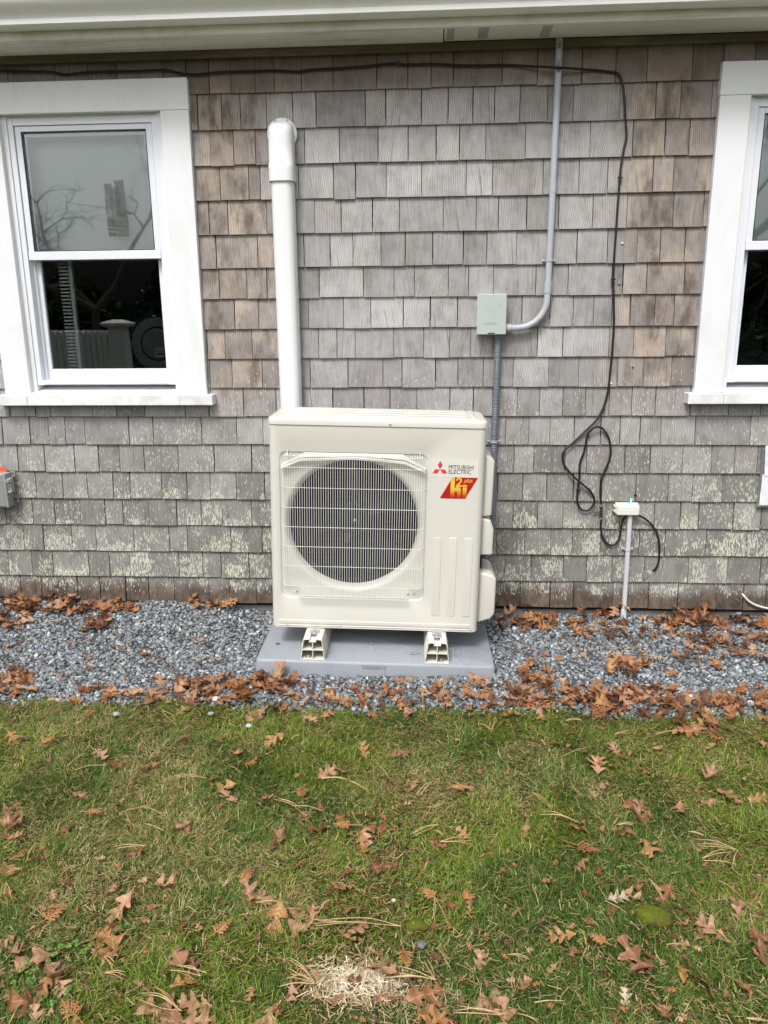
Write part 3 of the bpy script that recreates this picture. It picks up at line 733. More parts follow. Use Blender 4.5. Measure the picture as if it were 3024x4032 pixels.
# ------------------------------------------------------------------ disconnect box, rigid conduit and flexible conduit
bx_ = empty('disconnect_box', (.2425, -.012, 1.239), 'sage grey metal switch box with an embossed deer head, on the shingles', 'switch box')
MB().box(-.0575, .0575, -.052, .0, .003, .161).build('box_body', M['boxgrey'], bx_, bevel=.002)
ld = MB().box(-.061, .061, -.062, -.0525, .0, .1645).build('lid', M['boxgrey'], bx_, bevel=.0025)
for z in (.045, .123): MB().box(-.0645, -.0605, -.056, -.040, z - .009, z + .009).build('hinge', M['boxgrey'], bx_, bevel=.001)
MB().box(-.014, .014, -.0632, -.0615, .0035, .0075).build('hasp_slot', M['blackplastic'], bx_)
def dpt(a, b, off=0):   # pixels of an enlarged view of the lid -> lid plane
    p = at(1850 + a * .211, 1130 + b * .211, -.074) - bx_.location; return (p.x, -.0618 - off, p.z)
deer = [[(245, 275), (262, 360), (320, 410), (385, 440), (405, 445)], [(275, 265), (285, 330), (300, 385)], [(300, 270), (290, 330)], [(245, 300), (250, 350)],
        [(365, 335), (330, 365), (325, 400)], [(365, 340), (400, 375), (410, 430)], [(340, 405), (385, 410), (400, 370)],
        [(440, 455), (470, 420), (520, 400), (570, 375), (580, 330), (560, 275)], [(475, 365), (460, 420)], [(510, 260), (530, 330), (520, 395)], [(485, 270), (515, 320)], [(545, 300), (545, 380)], [(575, 300), (580, 350)], [(405, 445), (440, 455)],
        [(320, 445), (345, 480), (385, 505), (380, 460), (320, 445)], [(440, 462), (480, 455), (498, 470), (490, 500), (440, 520)], [(385, 505), (410, 490), (440, 520), (470, 515), (480, 535), (497, 550), (490, 575), (450, 580), (420, 570)],
        [(378, 505), (375, 560), (350, 600), (358, 628)], [(420, 570), (405, 600), (400, 628)], [(460, 580), (462, 625)], [(395, 530), (430, 560), (470, 560)]]
mb = MB()
for pl in deer: mb.tube(spline([dpt(*p) for p in pl], 4), .00085, 6)
mb.build('deer_emblem', M['boxgrey'], ld, smooth=True)
def text_mesh(txt, size, m, parent, name, loc, rot=(math.pi / 2, 0, 0), extrude=.0003, offset=0, align='LEFT', shear=0, sx=1.0):
    cu = bpy.data.curves.new(name, 'FONT'); cu.body = txt; cu.size = size; cu.extrude = extrude; cu.offset = offset; cu.align_x = align; cu.shear = shear; cu.resolution_u = 3
    o = bpy.data.objects.new(name, cu); COL.objects.link(o); bpy.context.view_layer.update()
    me = bpy.data.meshes.new_from_object(o.evaluated_get(bpy.context.evaluated_depsgraph_get()))
    bpy.data.objects.remove(o); bpy.data.curves.remove(cu)
    me.name = name; o = link(name, me, m, parent); o.location = loc; o.rotation_euler = rot; o.scale = (sx, 1, 1); return o
text_mesh('DIVERSITECH', .0125, M['boxgrey'], ld, 'lid_lettering', (.0, -.0623, .0425), extrude=.0009, offset=.0004, align='CENTER', sx=.60)
text_mesh('D', .0150, M['boxgrey'], ld, 'lid_lettering', (-.0275, -.0623, .0425), extrude=.0009, offset=.0004, align='CENTER', sx=.55)
cd = empty('rigid_conduit', (.48, -.03, 1.26), 'grey rigid conduit dropping from the eave and bending into the switch box', 'conduit')
def rel(o, pts): return [Vector(p) - o.location for p in pts]
pts = [(.4810, -.031, 2.356), (.4815, -.031, 2.2), (.480, -.031, 2.0), (.4785, -.031, 1.7), (.4765, -.031, 1.5), (.4745, -.034, 1.40)]
arc = [(.4745 - .120 * (1 - math.cos(a)), -.036, 1.385 - .120 * math.sin(a)) for a in [i / 12 * math.pi / 2 for i in range(1, 13)]]
pts += arc + [(.335, -.036, 1.2645), (.31, -.036, 1.2645)]
MB().tube(spline(rel(cd, pts), 3), .0134, 16).build('conduit_pipe', M['pvc'], cd, smooth=True)
MB().tube(rel(cd, [(.4755, -.033, 1.452), (.4748, -.033, 1.403)]), .0162, 18).build('coupling', M['pvc'], cd, smooth=True, bevel=.001)
MB().tube(rel(cd, [(.4805, -.031, 1.838), (.4800, -.031, 1.797)]), .0142, 18).build('belled_end', M['pvc'], cd, smooth=True)
MB().tube(rel(cd, [(.328, -.036, 1.2645), (.304, -.036, 1.2645)]), .0175, 18).build('box_connector', M['pvc'], cd, smooth=True, bevel=.001)
def strap(parent, x, y, z, r, wdt=.010, m=None, ear=.015):
    m = m or M['pvc']; mb = MB(); N = 12; o = parent.location; x -= o.x; y -= o.y; z -= o.z; yb = -.012 - o.y
    def prof(rr, yo): return [(x + rr * math.cos(a), y - rr * math.sin(a)) for a in [math.pi - i / N * math.pi for i in range(N + 1)]]
    outer = [(x - r - ear, yb - .003), (x - r - .003, yb - .003)] + prof(r + .0022, 0) + [(x + r + .003, yb - .003), (x + r + ear, yb - .003)]
    inner = [(x - r - ear, yb), (x - r - .0005, yb)] + prof(r + .0004, 0) + [(x + r + .0005, yb), (x + r + ear, yb)]
    mb.prism(outer + inner[::-1], z - wdt / 2, z + wdt / 2, 'z'); s = mb.build('strap', m, parent, smooth=True)
    for sx in (-1, 1): MB().dome((x + sx * (r + ear * .55), yb - .003, z), .0038, (0, -1, 0), .0028).build('screw', M['zinc'], s, smooth=True)
    return s
strap(cd, .4775, -.031, 1.536, .0136)
for tx, zz in (('3/4 (21)', 2.232), ('EA', 2.318)):
    t_ = text_mesh(tx, .016, M['ink'], cd, 'conduit_marking', (0, 0, 0), offset=.0002, sx=.9)
    t_.location = Vector((.4848, -.0452, zz)) - cd.location; t_.rotation_euler = (math.pi / 2, -math.pi / 2, 0)
fc = empty('flexible_conduit', (.27, -.03, .40), 'dark grey ribbed flexible conduit hanging from the switch box down beside the heat pump', 'conduit')
pts = [(.2745, -.030, 1.238), (.2740, -.030, 1.10), (.2715, -.028, .92), (.2690, -.028, .78), (.2705, -.028, .62), (.2715, -.030, .50), (.268, -.045, .40), (.255, -.07, .30), (.235, -.10, .24)]
path = spline(rel(fc, pts), 40); L = 0; RR = [.0135]
for a, b in zip(path[:-1], path[1:]):
    L += (b - a).length; RR.append(.0138 + .0011 * math.sin(L * 2 * math.pi / .0078))
MB().tube(path, RR, 14).build('conduit_hose', M['flex'], fc, smooth=True)
MB().tube(rel(fc, [(.2745, -.030, 1.240), (.2745, -.030, 1.222)]), .0185, 18).build('hose_fitting', M['flex'], fc, smooth=True, bevel=.001)
strap(fc, .2690, -.028, .778, .0150)

# ------------------------------------------------------------------ the pad, the two rails and the heat pump stand in one tilted frame
UT = Vector((-.23437, -.47983, .07302)); UR = Euler((.00519, .02579, .02666), 'XYZ')
UM = Matrix.LocRotScale(UT, UR, None)
def placed(o, local):
    o.matrix_world = UM @ Matrix.Translation(Vector(local)); return o
ZP = -.0927
pad = empty('equipment_pad', (0, 0, 0), 'low grey plastic pad set in the gravel under the heat pump', 'pad'); placed(pad, (.0093, .1025, ZP))
def rrect(hx, hy, r, z, n=6):
    out = []
    for cx, cy, a0 in ((hx - r, hy - r, 0), (-hx + r, hy - r, 90), (-hx + r, -hy + r, 180), (hx - r, -hy + r, 270)):
        for i in range(n + 1):
            a = R(a0 + 90 * i / n); out.append((cx + r * math.cos(a), cy + r * math.sin(a), z))
    return out
mb = MB(); mb.loft([rrect(.4825, .2285, .02, -.078), rrect(.4785, .2245, .02, -.010), rrect(.4765, .2225, .02, -.004), rrect(.4725, .2185, .02, 0)])
mb.build('pad_slab', M['pad'], pad, smooth=True)
pl = MB().box(-.053, .047, -.2262, -.220, -.026, -.0065).build('size_plate', M['pad'], pad, bevel=.001)
text_mesh('18 X 38 X 3', .0145, M['pad'], pl, 'plate_lettering', (-.046, -.2268, -.0215), extrude=.0012, offset=.0004, sx=.95)
# dirt and small chips lying on the pad
for i, (px, py, s) in enumerate(((1650, 2565, .022), (1780, 2535, .03), (1795, 2555, .018), (1790, 2515, .026))):
    pass
def stones_on_pad():
    for (lx, ly, s, c, lab) in ((-.015, .055, .011, (.33, .35, .38), 'pale chip of stone lying on the pad behind the unit edge'), (.005, .005, .006, (.45, .45, .45), 'tiny white stone chip on the middle of the pad'), (-.405, .030, .010, (.05, .06, .07), 'dark stone chip near the left edge of the pad')):
        hv, hf = random.choice(HV); V = hv * s; V[:, 2] *= .6
        me = np_mesh('stone', V + np.array([0, 0, s * .35]), hf, None, np.tile((*c, 1), (len(V), 1))); o = link('stone', me, M['stone']); tag(o, lab, 'stone'); placed(o, (lx, ly, ZP + .0005))
stones_on_pad()
# splashes of dirt: low irregular crumbs
DC = []
crumbs = []
for (cx, cy, sx, sy, n_) in ((.335, .05, .03, .05, 90), (.165, -.02, .03, .02, 60), (.33, -.03, .02, .03, 25), (-.17, -.06, .03, .03, 14)):
    for _ in range(n_): crumbs.append((random.gauss(cx, sx * .6), random.gauss(cy, sy * .6), random.uniform(.0008, .0030)))
Pc = np.array([(UM @ Vector((x, y, ZP + .0004)))[:] for x, y, s in crumbs]); Sc = np.array([s for *_, s in crumbs])
V, F, K = scatter_stones(Pc, Sc, np.tile((.025, .022, .02, 1), (len(Pc), 1)))
tag(link('soil_crumbs', np_mesh('soil_crumbs', V, F, None, K), M['stone']), 'dark dirt splashed over the grey pad', 'dirt', kind='stuff')

def make_rail(lx, label):
    r = empty('mounting_rail', (0, 0, 0), label, 'mounting rail', 'rails under the heat pump'); placed(r, (lx, .1, ZP))
    y0, y1 = -.208, .215; H = .0885; t = .0028
    def wx(z): return .0485 - (.0095) * z / H
    mb = MB()
    N = 5; out = [(-wx(0), 0)]
    rr = .009
    for i in range(N + 1):
        a = math.pi - i / N * math.pi / 2; out.append((-wx(H) + rr + rr * math.cos(a), H - rr + rr * math.sin(a)))
    out += [(-.012, H), (-.012, H - .010), (.012, H - .010), (.012, H)]
    for i in range(N + 1):
        a = math.pi / 2 - i / N * math.pi / 2; out.append((wx(H) - rr + rr * math.cos(a), H - rr + rr * math.sin(a)))
    out += [(wx(0), 0)]
    def off(p):   # inner outline
        x, z = p; s = 1 if x > 0 else -1
        return (x - s * t if abs(x) > .013 else (x + s * t), z - t if z > t else z)
    inn = []
    for (x, z) in out:
        s = 1 if x > 0 else -1
        if abs(x) <= .0121: inn.append((x + s * t * .8, (H - .010 - t) if z < H - .005 else H - t))
        else: inn.append((x - s * t * .95, max(z - (t if z > H * .6 else 0), t * .9)))
    n = len(out)
    vs = [(x, y0, z) for x, z in out] + [(x, y0, z) for x, z in inn] + [(x, y1, z) for x, z in out] + [(x, y1, z) for x, z in inn]
    fs = []
    for i in range(n - 1):
        fs += [(i, i + 1, n + i + 1, n + i), (i, 2 * n + i, 2 * n + i + 1, i + 1), (n + i, n + i + 1, 3 * n + i + 1, 3 * n + i), (2 * n + i, 3 * n + i, 3 * n + i + 1, 2 * n + i + 1)]
    mb.add(vs, fs); mb.box(-wx(0) + .0005, wx(0) - .0005, y0, y1, .0004, t)
    mb.box(-t / 2, t / 2, y0 + .0005, y1, t, H - .0125); mb.box(-wx(.04) + t * .6, wx(.04) - t * .6, y0 + .0003, y1, .0405, .0405 + t)
    mb.build('rail_channel', M['standcream'], r)
    mb = MB()
    for s in (-1, 1):
        for z in (.022, .052, .062): mb.tube([(s * (wx(z) + .0003), y0 + .002, z), (s * (wx(z) + .0003), y1, z)], .0012, 6)
    mb.build('side_ribs', M['standcream'], r, smooth=True)
    # foot bracket with bolt on the top, anchor bolt inside
    br = MB().prism([(-.019, .035), (-.019, .0), (-.014, -.010), (.014, -.010), (.019, .0), (.019, .035)], .0885, .0925, 'z').box(-.019, .019, .030, .034, .0925, .100)
    b = br.build('foot_bracket', M['zinc'], r, bevel=.001); b.location = (0, -.15, 0)
    def hexn(c, rad, h, nm, par): 
        o = MB().prism([(c[0] + rad * math.cos(R(60 * i)), c[1] + rad * math.sin(R(60 * i))) for i in range(6)], c[2], c[2] + h, 'z').build(nm, M['zinc'], par, bevel=.0006); return o
    MB().cyl((0, .004, .0926), (0, .004, .0940), .0135, 24).build('washer', M['zinc'], b); hexn((0, .004, .0940), .0082, .006, 'hex_nut', b); MB().cyl((0, .004, .1), (0, .004, .1045), .0042, 12).build('bolt', M['zinc'], b)
    MB().cyl((0, -.012, .070), (0, -.012, .0855), .0045, 10).build('bolt_shank', M['zinc'], b)
    bxp = -.020 if lx < 0 else .018
    an = MB().cyl((bxp, -.190, t), (bxp, -.190, t + .002), .0105, 24).build('anchor_washer', M['zinc'], r); hexn((bxp, -.190, t + .002), .0075, .006, 'hex_nut', an); MB().cyl((bxp, -.190, t + .008), (bxp, -.190, t + .012), .004, 12).build('bolt', M['zinc'], an)
    return r
make_rail(-.241, 'left cream plastic rail carrying the heat pump above the pad')
make_rail(.2560, 'right cream plastic rail carrying the heat pump above the pad')

# ---- the heat pump
hp = empty('heat_pump', (0, 0, 0), 'large cream heat pump with a round fan behind a wire grille, on two rails', 'heat pump'); placed(hp, (0, 0, 0))
BW, BH, BD, BR_ = .42, .835, .300, .026
CX, CZ, CR = -.0905, .440, .2565
RX0, RX1, RZ0, RZ1, RRr = -.381, .199, .128, .733, .026
A = set()
NA = 288
angs = [2 * math.pi * i / NA for i in range(NA)]
def ang_of(x, z): return math.atan2(z - CZ, x - CX) % (2 * math.pi)
fxr = BW - BR_
for c in ((fxr, BH), (-fxr, BH), (-fxr, 0.0), (fxr, 0.0)):
    a = ang_of(*c); j = min(range(NA), key=lambda i: abs(angs[i] - a)); angs[j] = a
def ray_rect(a, x0, x1, z0, z1):
    dx, dz = math.cos(a), math.sin(a); ts = []
    if dx > 1e-9: ts.append((x1 - CX) / dx)
    if dx < -1e-9: ts.append((x0 - CX) / dx)
    if dz > 1e-9: ts.append((z1 - CZ) / dz)
    if dz < -1e-9: ts.append((z0 - CZ) / dz)
    t = min(ts); return CX + dx * t, CZ + dz * t
def ray_rrect(a, x0, x1, z0, z1, r):
    x, z = ray_rect(a, x0, x1, z0, z1)
    for cx, cz, sx, sz in ((x1 - r, z1 - r, 1, 1), (x0 + r, z1 - r, -1, 1), (x0 + r, z0 + r, -1, -1), (x1 - r, z0 + r, 1, -1)):
        if (x - cx) * sx > 0 and (z - cz) * sz > 0:
            dx, dz = math.cos(a), math.sin(a); ox, oz = CX - cx, CZ - cz
            b = ox * dx + oz * dz; cc = ox * ox + oz * oz - r * r; t = -b + math.sqrt(max(b * b - cc, 0)); return CX + dx * t, CZ + dz * t
    return x, z
def circ(a, r): return CX + r * math.cos(a), CZ + r * math.sin(a)
loops = []
loops.append([(p[0], 0, p[1]) for p in (ray_rect(a, -fxr, fxr, 0, BH) for a in angs)])
for d, y in ((0, 0), (.0015, .0008), (.0035, .0045), (.0055, .0058)):
    loops.append([(p[0], y, p[1]) for p in (ray_rrect(a, RX0 + d, RX1 - d, RZ0 + d, RZ1 - d, RRr) for a in angs)])
loops.append([(*[circ(a, .2835)[0]], .006, circ(a, .2835)[1]) for a in angs])
for i in range(1, 9):
    t = i / 8 * math.pi / 2; r = .2835 - .027 * math.sin(t); y = .006 + .040 * (1 - math.cos(t))
    loops.append([(circ(a, r)[0], y, circ(a, r)[1]) for a in angs])
mb = MB(); mb.loft(loops, cap=False)
# rounded corners and sides
prof = []
for i in range(9):
    a = i / 8 * math.pi / 2; prof.append((fxr + BR_ * math.sin(a), BR_ * (1 - math.cos(a))))
prof.append((BW, BD))
for s in (-1, 1): mb.loft([[(s * x, y, z) for x, y in prof] for z in (.0, BH)], closed=False)
mb.add([(-BW, BD, 0), (BW, BD, 0), (BW, BD, BH), (-BW, BD, BH)], [(0, 1, 2, 3)])
bp = [(s * x, y, .0) for s, pr in ((1, prof), (-1, prof[::-1])) for x, y in pr]; mb.add(bp, [tuple(range(len(bp)))])
body = mb.build('casing_body', M['cream'], hp, smooth=True)
MB().box(-.415, .415, .004, BD - .004, .001, .003).build('base_pan', M['zinc'], hp)
def raised(x0, x1, z0, z1, h=.0018, r=.008, y=0, c=.0022):
    lo = []
    for d, yy in ((0, .0004), (0, -h * .5), (c * .5, -h * .9), (c, -h)):
        q = []
        rr = max(r - d, .001)
        for cx, cz, a0 in ((x1 - r, z1 - r, 0), (x0 + r, z1 - r, 90), (x0 + r, z0 + r, 180), (x1 - r, z0 + r, 270)):
            for i in range(6): a = R(a0 + 18 * i); q.append((cx + rr * math.cos(a), y + yy, cz + rr * math.sin(a)))
        lo.append(q)
    return lo
mb = MB()
for x in (.2460, .3080, .3705): mb.loft(raised(x - .0165, x + .0165, .067, .400))
mb.loft(raised(-.393, .392, .0165, .0335, .0022, .0085))
for a, b in ((-.393, -.364), (-.352, -.145), (-.130, .382)): mb.loft(raised(a, b, .0065, .0115, .0018, .0024))
mb.build('pressed_ribs', M['cream'], hp, smooth=True)
# lid
mb = MB()
def lidloop(g, z, r=.03):
    hx = BW + .003 - g; y0 = -.004 + g; y1 = BD + .004 - g
    return [(x, y + (y0 + y1) / 2, z) for x, y, z in rrect(hx, (y1 - y0) / 2, r, z, 7)]
mb.loft([lidloop(.0, .8365), lidloop(.0, .8560), lidloop(.002, .8605), lidloop(.007, .8640), lidloop(.02, .8665), lidloop(.03, .8668)])
lid = mb.build('top_lid', M['cream'], hp, smooth=True)
def rib_z(x0, x1, y0, y1, z0, h, r=.006):
    lo = []
    for d, zz in ((0, 0), (.0008, h * .7), (.0028, h)):
        lo.append([(x + (x0 + x1) / 2, y + (y0 + y1) / 2, z) for x, y, z in rrect((x1 - x0) / 2 - d, (y1 - y0) / 2 - d, max(r - d, .001), z0 + zz, 3)])
    return lo
mb = MB()
for y in (.040, .105, .175, .240): mb.loft(rib_z(-.345, .352, y, y + .045, .8668, .0032))
mb.loft(rib_z(.362, .385, .02, .285, .8668, .003)); mb.build('lid_ribs', M['cream'], lid, smooth=True)
MB().box(-.338, -.255, .052, .072, .8700, .8706).build('lid_sticker', mat('clear_label', (.70, .69, .63), .25), lid)
for x, z in ((-.358, .009), (-.138, .009), (.392, .009)): MB().dome((x, -.0002, z), .0040, (0, -1, 0), .0032).build('screw', M['zinc'], hp, smooth=True)
MB().dome((.050, -.0042, .8455), .0055, (0, -1, 0), .0035).build('screw', M['zinc'], hp, smooth=True)
for x, z in ((-.317, .157), (.134, .158), (.159, .160)): MB().dome((x, .0055, z), .0048, (0, -1, 0), .0055).build('screw', M['zinc'], hp, smooth=True)
# inside: shroud, coil, motor, fan
mb = MB(); mb.loft([[(circ(a, CR)[0], .0458, circ(a, CR)[1]) for a in angs[::4]], [(circ(a, CR - .001)[0], .105, circ(a, CR - .001)[1]) for a in angs[::4]]], cap=False); mb.build('fan_shroud', M['blade'], hp, smooth=True)
MB().box(-.40, .20, .27, .276, .02, .82).box(.20, .204, .02, .27, .02, .82).build('coil', M['coil'], hp)
mo = MB().box(CX - .018, CX - .006, .20, .212, .03, .82).box(CX + .006, CX + .018, .20, .212, .03, .82).build('motor_post', mat('post_dark', (.06, .06, .07), .5), hp)
MB().cyl((CX, .150, CZ), (CX, .205, CZ), .055, 28).build('fan_motor', mat('motor_grey', (.03, .03, .035), .5), hp, smooth=True)
M['bracket'] = mat('bracket_grey', (.08, .085, .09), .5, .4)
MB().box(CX - .035, CX + .03, .196, .199, CZ + .10, CZ + .19).build('motor_bracket', M['bracket'], hp)
MB().box(CX - .05, CX + .0, .196, .199, CZ - .13, CZ - .09).build('motor_bracket', M['bracket'], hp)
fan = MB(); fan.loft([[(CX + r * math.cos(a), y, CZ + r * math.sin(a)) for a in [2 * math.pi * i / 32 for i in range(32)]] for r, y in ((.062, .130), (.062, .085), (.056, .074), (.040, .070))]); fo = fan.build('fan_hub', M['blade'], hp, smooth=True)
MB().dome((CX + .002, .066, CZ + .004), .007, (0, -1, 0), .009).build('hub_nut', M['zinc'], fo, smooth=True)
for k in range(3):
    vs = []; fs = []; NR, NT_ = 10, 12
    for i in range(NR + 1):
        r = .058 + (.246 - .058) * i / NR; sweep = R(62 + 22 * i / NR); a0 = R(120 * k + 20 - 16 * i / NR)
        for j in range(NT_ + 1):
            u = j / NT_; a = a0 + sweep * u; y = .075 + .050 * u + .012 * math.sin(u * math.pi) - .01 * i / NR; vs.append((CX + r * math.cos(a), y, CZ + r * math.sin(a)))
    for i in range(NR):
        for j in range(NT_): q = i * (NT_ + 1) + j; fs.append((q, q + 1, q + NT_ + 2, q + NT_ + 1))
    b = MB().add(vs, fs).build('fan_blade', M['blade'], hp, smooth=True); m_ = b.modifiers.new('S', 'SOLIDIFY'); m_.thickness = .003
# wire grille
YG = -.030; mb = MB(); wr = .00095
nb = 58; x0g, x1g = -.352, .176
for i in range(nb):
    x = x0g + (x1g - x0g) * i / (nb - 1)
    long_ = -.309 < x < .130; zb = .1385 if long_ else .1855
    mb.tube([(x, -.003, .7275), (x, YG * .6, .7285), (x, YG, .7225), (x, YG, zb + .003), (x, YG + .003, zb), (x, .004, zb - .001)], wr, 5)
for x, y in ((-.361, -.021), (-.3655, -.011), (.185, -.021), (.1895, -.011)): mb.tube([(x, y, .678), (x, y, .187)], wr, 5)
hb = [(.7195, 0), (.675, 1), (.595, 1), (.515, 1), (.4365, 1), (.356, 1), (.275, 1), (.191, 1)]
for z, w in hb:
    y = YG + 2 * wr
    if w: mb.tube([(-.3685, .004, z), (-.3665, -.013, z), (-.359, -.023, z), (-.350, y, z), (.174, y, z), (.183, -.023, z), (.1905, -.013, z), (.1925, .004, z)], .0012, 5)
    else: mb.tube([(-.355, y, z), (.179, y, z)], .0012, 5)
mb.tube([(-.312, .001, .1385), (.133, .001, .1385)], .0013, 5)
mb.tube([(-.312, YG + 2 * wr, .1415), (.133, YG + 2 * wr, .1415)], .0013, 5)
for x in (-.346, .167): mb.tube([(x, .003, .7385), (x, -.01, .736), (x + .001, YG, .722)], .0012, 5)
gr = mb.build('wire_grille', M['creamgrille'], hp, smooth=True)
for x in (-.350, -.342, .1635, .1715): MB().cyl((x, .0045, .7300 - 0), (x, .0062, .7300), .0032, 12).build('hook_hole', M['blackplastic'], hp)
# deflector plate across the top of the opening
def band(pts_hi, pts_lo, y0, y1):
    n = len(pts_hi); poly = pts_hi + pts_lo[::-1]; return MB().prism(poly, y0, y1, 'y')
hi = [(-.371, .682), (-.280, .7305), (-.242, .7305), (.090, .7305), (.100, .7305), (.189, .680)]
lo = [(-.371, .676), (-.296, .7100), (-.12, .7195), (-.02, .7195), (.109, .7080), (.189, .674)]
band(hi, lo, -.006, -.004).build('deflector_plate', M['creamgrille'], hp)
mid = [(-.371, .672), (-.296, .706), (-.20, .711), (-.09, .7155), (.02, .711), (.109, .703), (.189, .670)]
lo2 = [(x, z - .008) for x, z in mid]; band(mid, lo2, -.020, -.0045).build('deflector_lip', M['creamgrille'], hp, bevel=.001)
# service covers on the right side
def cover(poly, name, y0=.045, y1=.255, bev=.012):
    me = MB().prism(poly, y0, y1, 'y'); o = me.build(name, M['cream'], hp, smooth=False)
    bm = bmesh.new(); bm.from_mesh(o.data)
    es = [e for e in bm.edges if not all(v.co.x < .4205 for v in e.verts)]
    bmesh.ops.bevel(bm, geom=es, offset=bev, segments=5, profile=.5, affect='EDGES', clamp_overlap=True); bm.to_mesh(o.data); bm.free()
    o.data.polygons.foreach_set('use_smooth', [True] * len(o.data.polygons)); return o
cover([(.420, .476), (.459, .481), (.461, .703), (.440, .722), (.420, .728)], 'pipe_cover', bev=.007)
cover([(.420, .316), (.471, .318), (.471, .425), (.457, .462), (.420, .471)], 'wiring_cover', bev=.007)
cover([(.420, .022), (.478, .040), (.493, .065), (.493, .215), (.478, .232), (.420, .244)], 'valve_cover', bev=.010)
MB().box(.4202, .436, .10, .20, .245, .314).build('pipe_entry', M['blackplastic'], hp)
# badges
st = MB().box(.2125, .3935, -.0006, .0002, .645, .7145).build('badge_sticker', M['sticker'], hp)
def flat(poly, m, name, parent, y=-.0012):
    n = len(poly); return MB().prism(poly, y, -.0004, 'y').build(name, m, parent)
ex_, ez_ = .2460, .6752
def rh(cx, cz, pts): return [(cx + a, cz + b) for a, b in pts]
em = flat(rh(ex_, ez_, [(0, 0), (.0095, .0163), (0, .0326), (-.0095, .0163)]), M['emblemred'], 'three_diamond_emblem', st)
flat(rh(ex_, ez_, [(-.0008, -.0006), (-.0195, -.0006), (-.0288, -.0165), (-.0098, -.0165)]), M['emblemred'], 'diamond', st)
flat(rh(ex_, ez_, [(.0008, -.0006), (.0195, -.0006), (.0288, -.0165), (.0098, -.0165)]), M['emblemred'], 'diamond', st)
text_mesh('MITSUBISHI', .0232, M['ink'], st, 'badge_lettering', (.2785, -.0009, .6765), offset=0, sx=.835)
text_mesh('ELECTRIC', .0232, M['ink'], st, 'badge_lettering', (.2785, -.0009, .6582), offset=0, sx=.885)
hb_ = MB().prism([(.2490, .5600), (.3475, .5600), (.3940, .6440), (.2955, .6440)], -.0010, .0002, 'y').build('red_badge', M['red'], hp)
def make_gold():
    m = mat('gold_to_red_print', (.6, .35, .03), .4); t = NT(m); v, x, y, z = coords(t)
    t.l(t.ramp(t.sstep(z, .560, .605), [(0, (.42, .015, .014)), (.35, (.55, .16, .02)), (1, (.72, .50, .06))]), t.b.inputs['Base Color']); return m
M['gold'] = make_gold()
YB = -.0016
hl = [(.2895, .5605), (.2895, .6330), (.2955, .6438), (.3055, .6438), (.3055, .607)]
def arcp(cx, cz, r, a0, a1, n=8): return [(cx + r * math.cos(R(a0 + (a1 - a0) * i / n)), cz + r * math.sin(R(a0 + (a1 - a0) * i / n))) for i in range(n + 1)]
MB().prism([(.2895, .5606), (.3050, .5606), (.3050, .6436), (.2962, .6436), (.2895, .6310)], YB, -.0008, 'y').build('badge_letter', M['gold'], hb_)
hum = arcp(.3170, .5925, .0130, 180, 0, 10)
inn = arcp(.3105, .5885, .0050, 0, 180, 8)
MB().prism([(.3052, .6010)] + arcp(.3175, .5945, .0125, 125, 0, 8) + [(.3300, .5606), (.3155, .5606), (.3155, .5840)] + arcp(.3103, .5840, .0052, 0, 180, 6)[:], YB, -.0008, 'y').build('badge_letter', M['gold'], hb_)
MB().prism([(.3365, .5606), (.3515, .5640), (.3525, .6045), (.3365, .6045)], YB, -.0008, 'y').build('badge_letter', M['gold'], hb_)
MB().prism([(.3365, .6065), (.3525, .6065), (.3525, .6150), (.3365, .6150)], YB, -.0008, 'y').build('badge_letter', M['gold'], hb_)
def ribbon(pts, w, name, m, parent, y=YB):
    L_, R_ = [], []
    for i, (x, z) in enumerate(pts):
        a, b = pts[max(i - 1, 0)], pts[min(i + 1, len(pts) - 1)]; dx, dz = b[0] - a[0], b[1] - a[1]; q = math.hypot(dx, dz); nx, nz = -dz / q * w / 2, dx / q * w / 2
        L_.append((x + nx, z + nz)); R_.append((x - nx, z - nz))
    mb = MB()
    for i in range(len(pts) - 1): mb.prism([L_[i], L_[i + 1], R_[i + 1], R_[i]], y, -.0008, 'y')
    return mb.build(name, m, parent)
ribbon(arcp(.3215, .6330, .0080, 190, -20, 10) + [(.3245, .6225), (.3150, .6125)], .0062, 'badge_letter', M['gold'], hb_, YB - .0002)
MB().prism([(.3090, .6075), (.3340, .6075), (.3340, .6135), (.3175, .6135), (.3115, .6165)], YB - .0004, -.0008, 'y').build('badge_letter', M['gold'], hb_)
text_mesh('plus', .0225, mat('badge_yellow', (.72, .42, .10), .4), hb_, 'badge_letter', (.3400, -.0013, .6255), offset=.0003, shear=.35, sx=.9)

# ------------------------------------------------------------------ cables on the wall
def wall_cable(name, px, label, r=.0046, depth=-.0165, cat='cable', over=None):
    pts = []
    for q in px:
        Y = q[2] if len(q) > 2 else depth
        pts.append(at(q[0], q[1], Y))
    mid = pts[len(pts) // 2]; o = MB().tube(spline([p - mid for p in pts], 6), r, 8).build(name, M['cable'], None, smooth=True)
    o.location = mid; tag(o, label, cat); return o
def clip(parent, px, py, Y=-.014, rot=0):
    p = at(px, py, Y) - parent.location; c, s = math.cos(rot), math.sin(rot)
    mb = MB().box(-.0085, .0085, -.0075, .002, -.0045, .0045).box(.0035, .0100, -.0045, .0015, -.0035, .0035)
    o = mb.build('cable_clip', M['blackplastic'], parent, bevel=.0015); o.location = p; o.rotation_euler = (0, rot, 0)
    n = MB().dome((.0072, -.0045, 0), .0018, (0, -1, 0), .0015, 8, 2).build('nail_head', M['zinc'], o)
D2 = -.018; D3 = -.028
